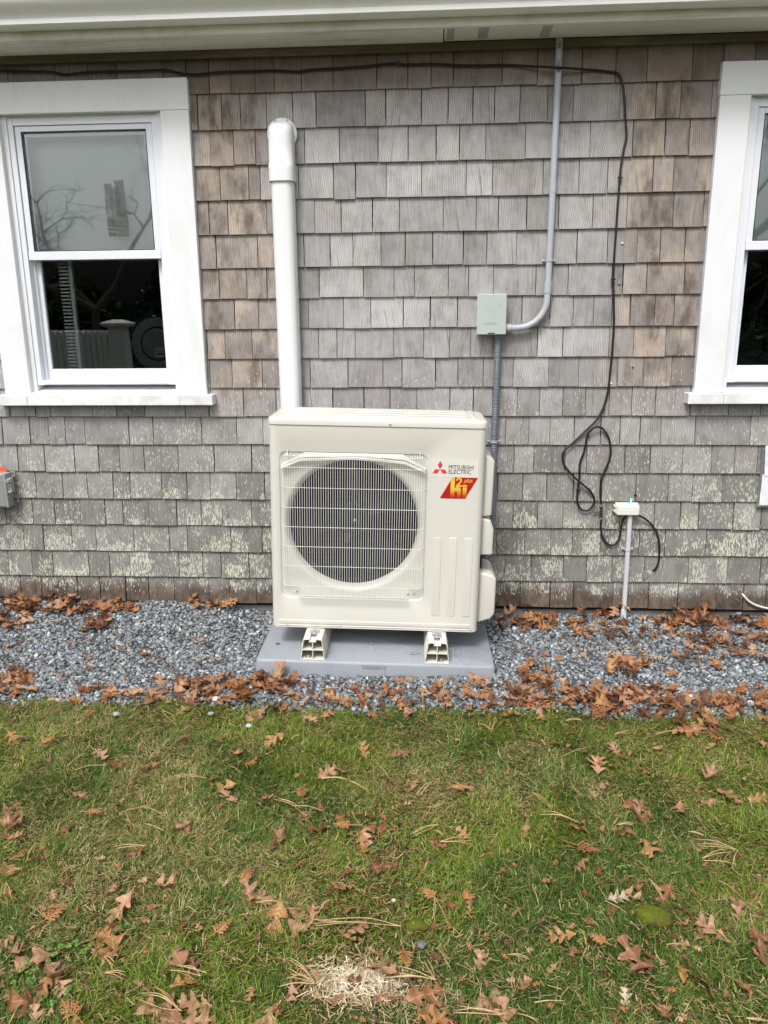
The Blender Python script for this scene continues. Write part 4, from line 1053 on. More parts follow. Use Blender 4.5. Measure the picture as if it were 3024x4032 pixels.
mainpx = [(-400, 285), (-200, 280), (0, 278), (120, 281), (200, 283), (260, 293), (330, 285), (420, 281), (520, 280), (640, 275), (700, 286), (770, 293), (850, 285), (1000, 279), (1100, 277), (1170, 282), (1230, 274), (1400, 264), (1500, 254), (1560, 249), (1600, 254), (1700, 252), (1850, 258), (2000, 256), (2100, 262, -.030), (2150, 264, -.046), (2190, 266, -.050), (2230, 268, -.046), (2280, 272, -.030), (2340, 276), (2420, 285), (2438, 298), (2452, 335), (2459, 400), (2462, 460), (2467, 535), (2458, 580), (2447, 640), (2441, 700), (2430, 840), (2424, 930), (2419, 1000), (2415, 1100), (2417, 1200), (2417, 1285), (2410, 1390), (2402, 1470), (2394, 1540), (2376, 1605),
          (2350, 1652, D2), (2323, 1681, D2), (2267, 1734, D2), (2225, 1773, D2), (2215, 1797, D2), (2225, 1836, D2), (2267, 1884, D3), (2317, 1926, D3), (2337, 1956, D2), (2339, 1982, D2), (2318, 2008, D2), (2290, 2007, D2), (2274, 1979, D2), (2274, 1940, D2), (2281, 1878, D2), (2284, 1823, D2), (2298, 1784, D2), (2306, 1750, D2), (2312, 1717, D2), (2328, 1692, D3), (2353, 1681, D3), (2378, 1692, D2), (2398, 1728, D2), (2405, 1765, D2), (2400, 1808, D2), (2381, 1856, D2), (2368, 1890, D2), (2366, 1920, D2), (2366, 1984, D2)]
c1 = wall_cable('coaxial_cable', mainpx, 'long black cable running under the eave, down the wall and into a hanging loop')
for a, b, r in ((425, 283, 1.57), (1567, 251, 1.57), (2436, 293, .8), (2441, 700, 0), (2414, 1099, 0), (2374, 1615, -.4), (2384, 1703, .6), (2314, 1717, -.3), (2318, 1926, .7), (2276, 1930, 0)): clip(c1, a, b, -.0165, r)
c2 = wall_cable('coaxial_cable', [(2367, 2046, D2), (2366, 2080, D2), (2372, 2112, D2), (2388, 2138, D2), (2408, 2147, D2), (2428, 2138, D2), (2441, 2110, D2), (2446, 2070, D2), (2457, 2040, D3), (2474, 2027, -.034), (2490, 2024, -.036), (2508, 2027, -.034), (2536, 2040, D3), (2568, 2068, D2), (2588, 2105, D2), (2596, 2150, D2), (2595, 2200, D2), (2586, 2232, D2), (2576, 2246, -.012), (2568, 2246, .004)], 'short black cable looping under the ivory box and into a hole in a shingle')
# connector / ground block
gbp = at(2367, 2016, -.024); gb = empty('cable_coupler', gbp, 'metal cable coupler with a grounding clamp beside the ivory box', 'cable connector')
for z_ in (.034, -.024): MB().cyl((0, 0, z_), (0, 0, z_ - .0105), .0058, 12).build('connector_end', M['zinc'], gb, smooth=True)
for za, zb_, ra in ((.0235, .0135, .0066), (-.0150, -.0235, .0066), (.009, -.011, .0078)): MB().cyl((0, 0, za), (0, 0, zb_), ra, 14).build('connector_sleeve', M['blackplastic'], gb, smooth=True)
mb = MB(); mb.cyl((0, 0, .0134), (0, 0, .009), .0072, 6); mb.cyl((0, 0, -.011), (0, 0, -.0149), .0072, 6); mb.tube([(-.030, .006, -.002), (-.010, -.002, .000), (.006, -.009, .001), (.011, -.004, .002)], .0022, 6); mb.box(-.036, -.008, .004, .008, -.006, .002); mb.build('ground_clamp', mat('dull_metal', (.22, .20, .18), .5, .7), gb)
wv_ = [at(2352, 2014, -.02), at(2350, 1990, -.018), (at(2362, 1981, -.016)), at(2400, 1979, -.014), at(2430, 1982, -.014)]
gw = MB().tube(spline([p - gbp for p in wv_], 5), .0011, 6).build('ground_wire', mat('copper_brown', (.12, .05, .03), .5), gb, smooth=True)
# ivory splice box
bxp_ = at(2465, 2005, -.012); ib = empty('splice_box', (bxp_.x, -.012, .452), 'small ivory plastic box capping the pale riser pipe, with a teal label sticking up', 'junction box')
MB().box(-.052, .040, -.030, .0, .004, .052).build('box_back', M['whiteplastic'], ib, bevel=.004)
fb = MB().box(-.048, .050, -.042, -.012, .000, .045).build('front_cover', M['whiteplastic'], ib, bevel=.006, seg=3)
MB().box(-.036, .038, -.0428, -.0415, .020, .023).build('raised_line', M['whiteplastic'], ib, bevel=.0008)
for x, z in ((-.058, .012), (-.058, .034)): MB().box(x, x + .008, -.022, -.002, z, z + .008).build('latch', M['whiteplastic'], ib, bevel=.001)
for x in (-.042, .034): MB().box(x, x + .012, -.028, -.006, .045, .053).build('cover_tab', M['whiteplastic'], ib, bevel=.003)
tg = MB().box(.003, .019, -.014, -.011, .044, .075).build('label_tag', M['teal'], ib); MB().box(.011, .019, -.0155, -.0142, .048, .073).build('pale_strip', M['paleteal'], tg)
pk = MB().box(.007, .016, -.016, -.006, .086, .097).build('wire_end', M['blackplastic'], ib); pk.rotation_euler = (0, .25, 0)
MB().tube([(.011, -.012, .074), (.010, -.011, .088)], .0016, 6).build('wire', M['zinc'], ib)
rp = empty('riser_pipe', (.882, -.028, -.03), 'pale grey plastic pipe rising from the gravel to the ivory box', 'pipe')
MB().tube(rel(rp, [(.8835, -.028, -.06), (.8825, -.028, .2), (.8800, -.030, .452)]), .0110, 16).build('pipe', M['riser'], rp, smooth=True)
MB().tube(rel(rp, [(.8835, -.028, -.06), (.8835, -.028, .000), (.8833, -.028, .004)]), [.0135, .0135, .0112], 16).build('pipe_socket', M['riser'], rp, smooth=True)
strap(rp, .8812, -.028, .289, .0112, .011, M['riser'])
# grey phone box at the left edge, with an orange flag behind
tb = empty('utility_box', (-2.03, -.012, .475), 'grey plastic utility box at the left edge of the wall, orange sheet behind', 'utility box')
MB().box(-.12, .075, -.060, .0, .0, .158).build('box_base', M['telebox'], tb, bevel=.003)
MB().loft([[(-.118, -.060, .004), (.068, -.060, .004), (.068, -.060, .160), (-.118, -.060, .160)], [(-.112, -.088, .014), (.050, -.088, .014), (.050, -.088, .150), (-.112, -.088, .150)]]).build('box_lid', M['telelid'], tb, bevel=.002)
for z, h in ((.138, .020), (.018, .018)):
    MB().box(.074, .098, -.014, -.004, z, z + .003).box(.074, .098, -.014, -.004, z + h, z + h + .003).box(.095, .098, -.014, -.004, z + .003, z + h).build('mounting_ear', M['telebox'], tb, bevel=.001)
lt = MB().box(.070, .094, -.050, -.020, .070, .136).build('latch', M['telebox'], tb, bevel=.003)
MB().cyl((.082, -.062, .124), (.082, -.048, .124), .0095, 20).build('latch_screw', M['telebox'], lt, bevel=.001); MB().cyl((.082, -.0635, .124), (.082, -.0618, .124), .0045, 12).build('screw_socket', M['zinc'], lt)
MB().cyl((.084, -.0515, .086), (.084, -.0498, .086), .0035, 12).build('latch_hole', M['blackplastic'], lt)
for z in (.070, .102): MB().box(.058, .092, -.056, -.046, z, z + .003).build('latch_rib', M['telebox'], lt)
MB().prism([(-.10, .150), (.062, .150), (.046, .180), (-.10, .180)], -.006, -.003, 'y').build('orange_sheet', M['orange'], tb)
# patched white panel at the right edge
pn = empty('vent_patch', (1.52, -.012, .485), 'crinkled white foil patch over a metal flange at the right edge of the wall', 'wall patch')
MB().box(-.092, .10, -.010, .0, .0, .262).build('metal_flange', M['zinc'], pn, bevel=.001)
def crinkle(x0, x1, z0, z1, y, seed, lx=0.0):
    N = 14; vs = []; fs = []
    for i in range(N + 1):
        for j in range(N + 1):
            z = z0 + (z1 - z0) * j / N; x = x0 + (x1 - x0) * i / N + lx * (j / N if i == 0 else 0)
            vs.append((x, y - .004 * mnoise.noise(Vector((x * 25, z * 25, seed))) - .002 * abs(mnoise.noise(Vector((x * 60, z * 60, seed + 3)))), z))
    for i in range(N):
        for j in range(N): q = i * (N + 1) + j; fs.append((q, q + 1, q + N + 2, q + N + 1))
    return MB().add(vs, fs)
o = crinkle(-.086, .10, .012, .150, -.017, 2).build('foil_sheet', M['whitefoil'], pn, smooth=True)
o = crinkle(-.078, .10, .145, .278, -.018, 9, -.010).build('foil_sheet', M['whitefoil'], pn, smooth=True)
MB().dome((-.086, -.010, .008), .003, (0, -1, 0)).build('screw', M['zinc'], pn)
wc = wall_cable('service_cable', [(2922, 2338, .003), (2930, 2347, -.016), (2945, 2364, -.020), (2975, 2382, -.022), (3024, 2396, -.024), (3120, 2412, -.028), (3260, 2440, -.03), (3400, 2490, -.03)], 'pale grey cable coming out of the lowest shingle course at the right edge', r=.0052)
wc.data.materials.clear(); wc.data.materials.append(M['riser'])
# a few screws left in the shingles
for a, b, lab in ((2492, 1443, 'brass-coloured screw left in a tan shingle, right of the black cable'), (2438, 1117, 'rusty nail head in the shingle right of the black cable clip'), (2450, 958, 'white plastic anchor stuck in a shingle near the top right'), (2405, 1510, 'white plastic anchor beside the black cable, lower down')):
    p = at(a, b, -.0085); o = MB().dome((0, 0, 0), .0055, (0, -1, 0), .004).tube([(0, -.0045, 0), (0, -.003, 0)], [.0015, .002], 6).build('wall_screw', M['whiteplastic'] if 'white' in lab else mat('brass', (.35, .27, .17), .5, .4), None, smooth=True); o.location = p; tag(o, lab, 'screw')
# split and curled bit of shingle near the lower right
p = at(2541, 2265, -.012); o = MB().prism([(-.014, .016), (.004, .020), (.013, .006), (.010, -.010), (-.002, -.020), (-.012, -.004)], -.0015, .0005, 'y').build('patch_flap', mat('grey_flap', (.22, .21, .22), .7), None); o.location = p; tag(o, 'small grey flap of peeling material on a lower shingle below the black cable end', 'flap')

# ------------------------------------------------------------------ grass
def grass(name, n, x0, x1, y0, y1, wmul=1.0, far=False):
    x = rng.uniform(x0, x1, n); y = rng.uniform(y0, y1, n)
    k = y < edge_y(x) - .004 + .012 * rng.normal(size=n); x, y = x[k], y[k]
    # thinner where the turf is worn
    thin = vnoise(x, y, 3.1, 5); thin2 = vnoise(x, y, 9, 6)
    bare = np.exp(-(((x - .05) / .30) ** 2 + ((y + 1.92) / .16) ** 2)) * .55 + np.exp(-(((x + .12) / .11) ** 2 + ((y + 1.58) / .24) ** 2)) * .6
    keep = rng.random(len(x)) < np.clip(.62 + .6 * thin * thin2 + .25 - bare, .25, 1); x, y = x[keep], y[keep]; n = len(x)
    dry = vnoise(x, y, 2.3, 11) * .55 + vnoise(x, y, 7.7, 12) * .35 + vnoise(x, y, 23, 13) * .25
    straw_patch = np.exp(-(((x + .165) / .085) ** 2 + ((y + 2.05) / .045) ** 2) ** 1.5) * 1.0 + .45 * np.exp(-(((x + .03) / .13) ** 2 + ((y + 2.09) / .06) ** 2))
    pdry = np.clip((dry - .50) * 1.5 + .16, .07, .65); pdry = np.maximum(pdry, np.clip(straw_patch * 1.25, 0, .97))
    isdry = rng.random(n) < pdry
    tall = vnoise(x, y, 4.3, 21)
    L = rng.gamma(5, .0062, n) * (.75 + .6 * tall); L = np.clip(L, .012, .070); L[isdry] *= .85; inp = np.exp(-(((x + .15) / .13) ** 2 + ((y + 2.09) / .09) ** 2)); L *= 1 - .68 * inp
    az0 = vnoise(x, y, 5, 31) * 6.28 * 2 + rng.normal(0, 1.1, n); lean = np.clip(rng.normal(.98, .33, n), .08, 1.5); lean[isdry] = np.clip(lean[isdry] + .35, .3, 1.5)
    curl = rng.normal(.45, .4, n)
    w = rng.uniform(.0006, .0014, n) * wmul
    z = gz(x, y) - .011 + rng.uniform(0, .006, n)
    dx, dy = np.cos(az0), np.sin(az0); sx, sy = -dy, dx
    V = np.zeros((n, 7, 3)); px, py, pz = x.copy(), y.copy(), z.copy(); a = lean.copy()
    for i in range(4):
        if i < 3:
            ww = w * (1, .9, .62)[i]; V[:, 2 * i, 0] = px - sx * ww; V[:, 2 * i, 1] = py - sy * ww; V[:, 2 * i, 2] = pz
            V[:, 2 * i + 1, 0] = px + sx * ww; V[:, 2 * i + 1, 1] = py + sy * ww; V[:, 2 * i + 1, 2] = pz
            h = L / 3; px = px + dx * np.sin(a) * h; py = py + dy * np.sin(a) * h; pz = np.maximum(pz + np.cos(a) * h, z + .001); a = a + curl * .55; tw = rng.normal(0, .25, n); dx, dy = dx * np.cos(tw) - dy * np.sin(tw), dx * np.sin(tw) + dy * np.cos(tw)
        else: V[:, 6, 0] = px; V[:, 6, 1] = py; V[:, 6, 2] = pz
    base = (np.arange(n) * 7)[:, None]
    F4 = np.concatenate([base + np.array([[0, 1, 3, 2]]), base + np.array([[2, 3, 5, 4]])]); F3 = base + np.array([[4, 5, 6]])
    hue = rng.random(n); bl = vnoise(x, y, 3.4, 41)
    G0 = np.array([.085, .145, .014]); G1 = np.array([.185, .255, .028]); G2 = np.array([.042, .100, .020])
    c = G0[None] * (1 - hue[:, None]) + G1[None] * hue[:, None]; c = c * (1 - .6 * sst(.45, .62, bl)[:, None]) + G2[None] * .6 * sst(.45, .62, bl)[:, None]
    c *= rng.uniform(.5, 1.75, n)[:, None]
    D0 = np.array([.56, .48, .21]); D1 = np.array([.27, .225, .07]); D2_ = np.array([.88, .80, .60]); q = rng.random(n)[:, None]
    dc = D1[None] * (1 - q) + D0[None] * q; sp_ = np.clip(straw_patch, 0, 1)[:, None]; dc = dc * (1 - sp_) + D2_[None] * sp_; c[isdry] = dc[isdry]
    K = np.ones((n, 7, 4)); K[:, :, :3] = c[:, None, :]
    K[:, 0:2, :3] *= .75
    tipdry = rng.random(n) < .18; K[tipdry, 6, :3] = D0
    me = np_mesh(name, V.reshape(-1, 3), F3, F4, K.reshape(-1, 4)); return me
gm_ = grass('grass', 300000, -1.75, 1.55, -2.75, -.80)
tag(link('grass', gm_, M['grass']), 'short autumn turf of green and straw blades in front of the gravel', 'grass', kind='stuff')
gm2 = grass('grass', 120000, -4.0, -1.75, -3.6, -.80, 1.3)
tag(link('grass', gm2, M['grass']), 'turf further left of the heat pump outside the picture', 'grass', kind='stuff')
gm3 = grass('grass', 120000, 1.55, 4.0, -3.6, -.80, 1.3)
tag(link('grass', gm3, M['grass']), 'turf further right of the heat pump outside the picture', 'grass', kind='stuff')
gm4 = grass('grass', 60000, -1.75, 1.55, -4.2, -2.75, 1.4)
tag(link('grass', gm4, M['grass']), 'turf around the viewer\'s feet', 'grass', kind='stuff')
# loose thatch, clover
def thatch(n):
    x = rng.uniform(-1.75, 1.55, n); y = rng.uniform(-2.6, -.82, n); n2 = 1500; x = np.concatenate([x, rng.normal(-.165, .070, n2)]); y = np.concatenate([y, rng.normal(-2.048, .030, n2)]); k = y < edge_y(x); x, y = x[k], y[k]; n = len(x)
    bare = np.exp(-(((x - .05) / .30) ** 2 + ((y + 1.92) / .16) ** 2)) + .5 * np.exp(-(((x + .165) / .1) ** 2 + ((y + 2.045) / .06) ** 2)) + 1.2 * np.exp(-(((x + .12) / .13) ** 2 + ((y + 1.58) / .26) ** 2)); kk = rng.random(n) < np.clip(.28 + .7 * vnoise(x, y, 6, 51) ** 2 + bare, 0, 1); x, y = x[kk], y[kk]; n = len(x)
    a = rng.uniform(0, 6.28, n); L = rng.uniform(.004, .016, n); w = rng.uniform(.0005, .0012, n); z = gz(x, y) + rng.uniform(-.004, .012, n); t = rng.normal(0, .18, n)
    dx, dy = np.cos(a) * L, np.sin(a) * L; sx, sy = -np.sin(a) * w, np.cos(a) * w; dz = np.sin(t) * L
    V = np.stack([np.stack([x - dx - sx, y - dy - sy, z - dz], 1), np.stack([x - dx + sx, y - dy + sy, z - dz], 1), np.stack([x + dx + sx, y + dy + sy, z + dz], 1), np.stack([x + dx - sx, y + dy - sy, z + dz], 1)], 1)
    F4 = (np.arange(n) * 4)[:, None] + np.array([[0, 1, 2, 3]]); q = rng.random((n, 1)); c = np.array([[.20, .11, .05]]) * (1 - q) + np.array([[.52, .40, .20]]) * q; r_ = rng.random(n) < (.10 + .45 * np.exp(-(((x + .10) / .16) ** 2 + ((y + 1.60) / .24) ** 2))); c[r_] = (.36, .17, .07)
    pq = np.exp(-(((x + .165) / .085) ** 2 + ((y + 2.048) / .042) ** 2)) * (.55 + .9 * vnoise(x, y, 38, 77)); pp = rng.random(n) < np.clip(pq * 1.25, 0, .93); c[pp] = np.array([.80, .71, .50]) * rng.uniform(.55, 1.1, (int(pp.sum()), 1)); K = np.ones((n, 4, 4)); K[:, :, :3] = c[:, None, :]; return np_mesh('thatch', V.reshape(-1, 3), None, F4, K.reshape(-1, 4))
tag(link('thatch', thatch(34000), M['litter']), 'dead grass clippings and crumbs lying in the turf', 'thatch', kind='stuff')
def clover():
    V = []; F = []; K = []
    cent = [(1560, 3830), (1620, 3560), (1570, 3310), (1600, 3290), (1640, 3490), (1680, 3540), (1580, 3320), (1470, 3360), (500, 3660), (200, 3770), (310, 3770), (180, 3830), (100, 3880), (1640, 3650), (1550, 3280), (1750, 3480), (330, 3760), (90, 3860), (250, 3930), (2440, 3440), (2230, 3680)]
    for (px, py) in cent:
        c0 = on_ground(px, py)
        for _ in range(random.randint(3, 7)):
            cx, cy = c0.x + random.gauss(0, .026), c0.y + random.gauss(0, .022); cz = float(gz(cx, cy)) + random.uniform(.012, .024); s = random.uniform(.003, .005); a0 = random.uniform(0, 6.28)
            col = [c * random.uniform(.8, 1.3) for c in (.17, .27, .06)]
            for k in range(3):
                a = a0 + k * 2.094; ctr = (cx + math.cos(a) * s * .9, cy + math.sin(a) * s * .9); n = len(V); tz = random.uniform(-.2, .3)
                V.append((cx, cy, cz)); K.append((*col, 1))
                for j in range(7): b = a + math.pi + 2 * math.pi * (j + .5) / 7; r = s * .85; V.append((ctr[0] + math.cos(b) * r, ctr[1] + math.sin(b) * r, cz + tz * s)); K.append((*col, 1))
                for j in range(7): F.append((n, n + 1 + j, n + 1 + (j + 1) % 7))
    return np_mesh('clover', np.array(V), np.array(F), None, np.array(K))
tag(link('clover', clover(), M['grass']), 'small bright clover leaves growing through the turf', 'clover', kind='stuff')

# ------------------------------------------------------------------ oak leaves
def leaf_mesh(seed, curl=1.0):
    rd = random.Random(seed); N, Mx = 40, 4; nl = rd.choice([2, 2.4, 2.7, 3]); bend = rd.uniform(-.35, .35); cup = rd.uniform(-1.4, 2.4) * curl; roll = rd.uniform(-1.4, 2.6) * curl; side = [[], []]
    ph = [rd.uniform(-.04, .04) for _ in range(2)]; amp = [[rd.uniform(.75, 1.1) for _ in range(6)] for _ in range(2)]
    def width(t, s):
        env = math.sin(math.pi * min(1, max(0, t)) ** .9) ** .6 * .44
        u = (t * (nl + .35) + ph[s]) ; f = u - math.floor(u); k = int(u) % 6
        lobe = (1 - abs(f - .55) / .36) ** .62 if abs(f - .55) < .36 else 0; lobe = min(lobe, .80 + .2 * math.cos((f - .55) * 40)) if lobe > .55 else lobe
        return .028 + env * (.15 + .85 * lobe) * amp[s][k]
    V = []; F = []
    for i in range(N + 1):
        t = i / N; cx = t - .5; cy = bend * (t - .5) ** 2
        row = []
        for s, sg in ((0, -1), (1, 1)):
            w = width(t, s) if 0 < i < N else .01
            if t > .90: w = min(w, .18 * (1 - t) / .1 + .005)
            for m in range(1, Mx + 1): q = m / Mx; row.append((cx + .42 * w * q + .10 * w * q * q, cy + sg * w * q * (1 - .1 * q)))
        pts = row[:Mx][::-1] + [(cx, cy)] + row[Mx:]
        for (x, y) in pts:
            r = abs(y - cy); z = cup * .9 * r * r + roll * .35 * (x) ** 2 + .10 * mnoise.noise(Vector((x * 4, y * 4, seed))) + .022 * mnoise.noise(Vector((x * 13, y * 13, seed)))
            # rolled edges
            z += (.25 if cup > 0 else -.15) * max(0, r - .25) ** 1.5
            V.append((x, y, z))
    W = 2 * Mx + 1
    for i in range(N):
        for j in range(W - 1): F.append((i * W + j, (i + 1) * W + j, (i + 1) * W + j + 1, i * W + j + 1))
    # petiole
    n = len(V); V += [(-.50, -.012, V[Mx][2]), (-.50, .012, V[Mx][2]), (-.64, .006 - .03 * bend, V[Mx][2] + .03), (-.64, -.006 - .03 * bend, V[Mx][2] + .03)]; F.append((n, n + 1, n + 2, n + 3))
    z0 = min(v[2] for v in V)
    return V, F
LEAF = {}
LV = [leaf_mesh(s, c) for s, c in zip(range(16), [.5, .8, 1, 1.2, .4, 1.5, .9, .7, 1.8, .6, 1.0, .5, 1.3, .8, 2.2, .3])]
def get_leaf(v, kind):
    if (v, kind) not in LEAF:
        V, F = LV[v]; me = bpy.data.meshes.new('oak_leaf'); s = .1
        me.from_pydata([(x * s, y * s, z * s) for x, y, z in V], [], F); me.materials.append(M[kind]); me.polygons.foreach_set('use_smooth', [True] * len(me.polygons)); LEAF[(v, kind)] = me
    return LEAF[(v, kind)]
SPECS = []
def leaf(px, py, size, kind, label, group, lift=.010, tilt=.25, rz=None, v=None, name='oak_leaf', pos=None):
    p = pos if pos is not None else on_ground(px, py, lift)
    SPECS.append(dict(p=p, size=size, kind=kind, label=label, group=group, v=random.randrange(16) if v is None else v,
                      rot=(random.gauss(0, tilt), random.gauss(0, tilt), random.uniform(0, 6.28) if rz is None else rz)))
def to_px(p):
    d = np.array(p[:]) - CAM; z = d @ _f; return 1512 + FPX * (d @ _r) / z, 2016 - FPX * (d @ _u) / z, z
ORD = ['closest', 'second closest', 'third closest', 'fourth closest', 'fifth closest', 'sixth closest', 'seventh closest', 'eighth closest', 'ninth closest', 'tenth closest', 'eleventh closest', 'twelfth closest', 'thirteenth closest', 'fourteenth closest', 'fifteenth closest', 'sixteenth closest']
def name_each(items, marks):
    """items: (object, words, group); label each by its look and how close it lies to a thing one can find"""
    B = {}
    for o, words, g in items:
        px, py, _ = to_px(o.location); mk = min(marks, key=lambda m: math.hypot(px - m[1], (py - m[2]) * 1.3)); dx, dy = px - mk[1], py - mk[2]
        if len(mk) > 3: side = mk[3]
        else: side = ('right of' if dx > 0 else 'left of') if abs(dx) > abs(dy) else ('below' if dy > 0 else 'above')
        B.setdefault((words, side, mk[0]), []).append((math.hypot(dx, dy), o, g))
    for (words, side, mk), l in B.items():
        l.sort(key=lambda t: t[0])
        for i, (_, o, g) in enumerate(l):
            o['label'] = (words if len(l) == 1 else ORD[min(i, 15)] + ' ' + words) + ' ' + side + ' ' + mk; o['group'] = g
LAWN_L = ('dry brown oak leaf lying on the turf', 'oak leaves scattered over the lawn')
# (crop x, crop y, size m, kind) for each enlarged view of the photograph
def crop(x0, y0, s, items):
    for it in items:
        a, b, sz, kd = it[:4]; px, py = x0 + a * s, y0 + b * s
        lab = it[4] if len(it) > 4 else None
        if lab: leaf(px, py, sz, kd, lab, None, .014)
        else: leaf(px, py, sz, kd, LAWN_L[0] if kd != 'leafpale' else 'small pale scrap of leaf on the turf', LAWN_L[1] if kd != 'leafpale' else 'pale leaf scraps on the lawn', .007, .35)
crop(0, 2600, .6028, [(650, 605, .085, 'leafpink', 'flat pale pinkish oak leaf alone on the turf at left, below the gravel'), (1210, 530, .075, 'leafdry'), (1555, 595, .055, 'leafgold', 'small bright orange oak leaf on the turf left of the big tan one'), (1465, 830, .085, 'leafgold', 'upper curled orange oak leaf of the pair below the left rail'), (1500, 885, .085, 'leafdry', 'lower brown oak leaf of the pair below the left rail'), (80, 960, .075, 'leafpink'), (90, 1050, .085, 'leafdry'), (50, 1095, .09, 'leafwet'), (1165, 1090, .075, 'leafpink', 'lone dusty pink oak leaf on the left half of the lawn'), (1190, 325, .07, 'leafdry'), (1640, 365, .07, 'leafdry'), (75, 495, .065, 'leafgold'), (160, 505, .04, 'leafgold'), (760, 690, .045, 'leafdry'), (980, 700, .07, 'leafdry'), (470, 275, .045, 'leafdry'), (100, 1150, .045, 'leafpale'), (1640, 665, .045, 'leafpink'), (1090, 425, .045, 'leafdry'), (860, 795, .03, 'leafpink'), (1200, 810, .03, 'leafpink'), (775, 950, .03, 'leafpink'), (360, 320, .045, 'leafdry'), (520, 880, .05, 'leafdry'), (430, 1090, .05, 'leafwet'), (1010, 640, .035, 'leafpink'), (1390, 770, .06, 'leafwet')])
crop(1000, 2600, .6028, [(155, 110, .11, 'leafdry', 'large oak leaf standing upright in the gravel at the left corner of the pad'), (190, 170, .09, 'leafwet'), (70, 165, .09, 'leafdry'), (130, 310, .10, 'leafdry'), (30, 360, .08, 'leafpink'), (190, 300, .06, 'leafdry'), (485, 345, .060, 'leafdry', 'slender tan oak leaf on the turf below the left rail'), (365, 380, .065, 'leafdry'), (135, 505, .085, 'leafgold', 'large deeply cut golden oak leaf on the turf near the gravel'), (710, 590, .065, 'leafgold', 'thin orange oak leaf on the turf below the middle of the pad'), (905, 620, .065, 'leafwet'), (965, 600, .06, 'leafdry'), (475, 730, .085, 'leafpink', 'crumpled pinkish brown oak leaf below the middle of the pad'), (560, 725, .06, 'leafdry'), (865, 825, .035, 'leafpale'), (1045, 805, .04, 'leafgold'), (90, 890, .05, 'leafdry'), (430, 950, .05, 'leafdry'), (560, 1030, .035, 'leafgold'), (720, 1140, .075, 'leafdry'), (705, 1210, .06, 'leafgold'), (760, 1240, .05, 'leafpink'), (425, 1110, .065, 'leafwet'), (175, 1185, .07, 'leafdry'), (1375, 1135, .05, 'leafgold', 'small bright orange leaf lying across pine needles on the lawn'), (1200, 1195, .055, 'leafdry'), (1010, 340, .065, 'leafdry'), (1500, 880, .03, 'leafwet'), (870, 180, .06, 'leafwet'), (1270, 225, .08, 'leafdry'), (1390, 240, .045, 'leafdry'), (1450, 110, .085, 'leafdry', 'tan oak leaf leaning on the front right corner of the pad'), (1490, 170, .07, 'leafdry'), (1530, 290, .075, 'leafwet'), (310, 150, .075, 'leafgold'), (500, 200, .06, 'leafdry'), (660, 200, .06, 'leafdry'), (270, 320, .045, 'leafpink'), (1400, 830, .05, 'leafgold'), (770, 350, .04, 'leafdry'), (800, 1090, .07, 'leafwet'), (290, 745, .03, 'leafpink'), (750, 295, .04, 'leafdry'), (1540, 375, .035, 'leafdry'), (1640, 360, .06, 'leafgold'), (1400, 320, .04, 'leafdry'), (840, 1015, .03, 'leafpink')])
crop(2000, 2300, .6172, [(835, 700, .105, 'leafdry', 'large tan oak leaf with deep lobes on the gravel at the lawn edge, right'), (990, 690, .10, 'leafpink'), (970, 820, .10, 'leafwet'), (1090, 890, .095, 'leafwet'), (1280, 850, .07, 'leafpink'), (1250, 910, .08, 'leafdry'), (310, 1010, .05, 'leafdry'), (680, 1050, .055, 'leafpink'), (730, 1100, .05, 'leafpink'), (570, 1150, .095, 'leafdry', 'wide flat brown oak leaf on the turf right of the big needle fork'), (680, 1165, .05, 'leafdry'), (1290, 1220, .095, 'leafpink', 'pinkish brown oak leaf touching a larger one at the right of the lawn'), (1410, 1340, .09, 'leafdry', 'large tan oak leaf, right one of a touching pair at the right'), (1290, 1385, .07, 'leafdry'), (820, 1400, .095, 'leafwet', 'dark brown curled oak leaf on the right half of the lawn'), (870, 1440, .08, 'leafdry'), (530, 1330, .05, 'leafdry'), (590, 1300, .055, 'leafpink'), (1310, 970, .055, 'leafpink'), (1290, 1040, .05, 'leafpink'), (35, 835, .055, 'leafdry'), (210, 835, .06, 'leafdry'), (600, 840, .055, 'leafwet'), (640, 860, .05, 'leafdry'), (860, 840, .04, 'leafdry'), (590, 915, .04, 'leafdry'), (870, 925, .035, 'leafdry'), (870, 1185, .045, 'leafdry'), (60, 920, .055, 'leafwet'), (1650, 1025, .06, 'leafdry'), (1100, 1440, .06, 'leafdry'), (1590, 1370, .06, 'leafgold'), (1640, 850, .07, 'leafdry'), (1480, 1080, .03, 'leafdry'), (560, 860, .03, 'leafpale')])
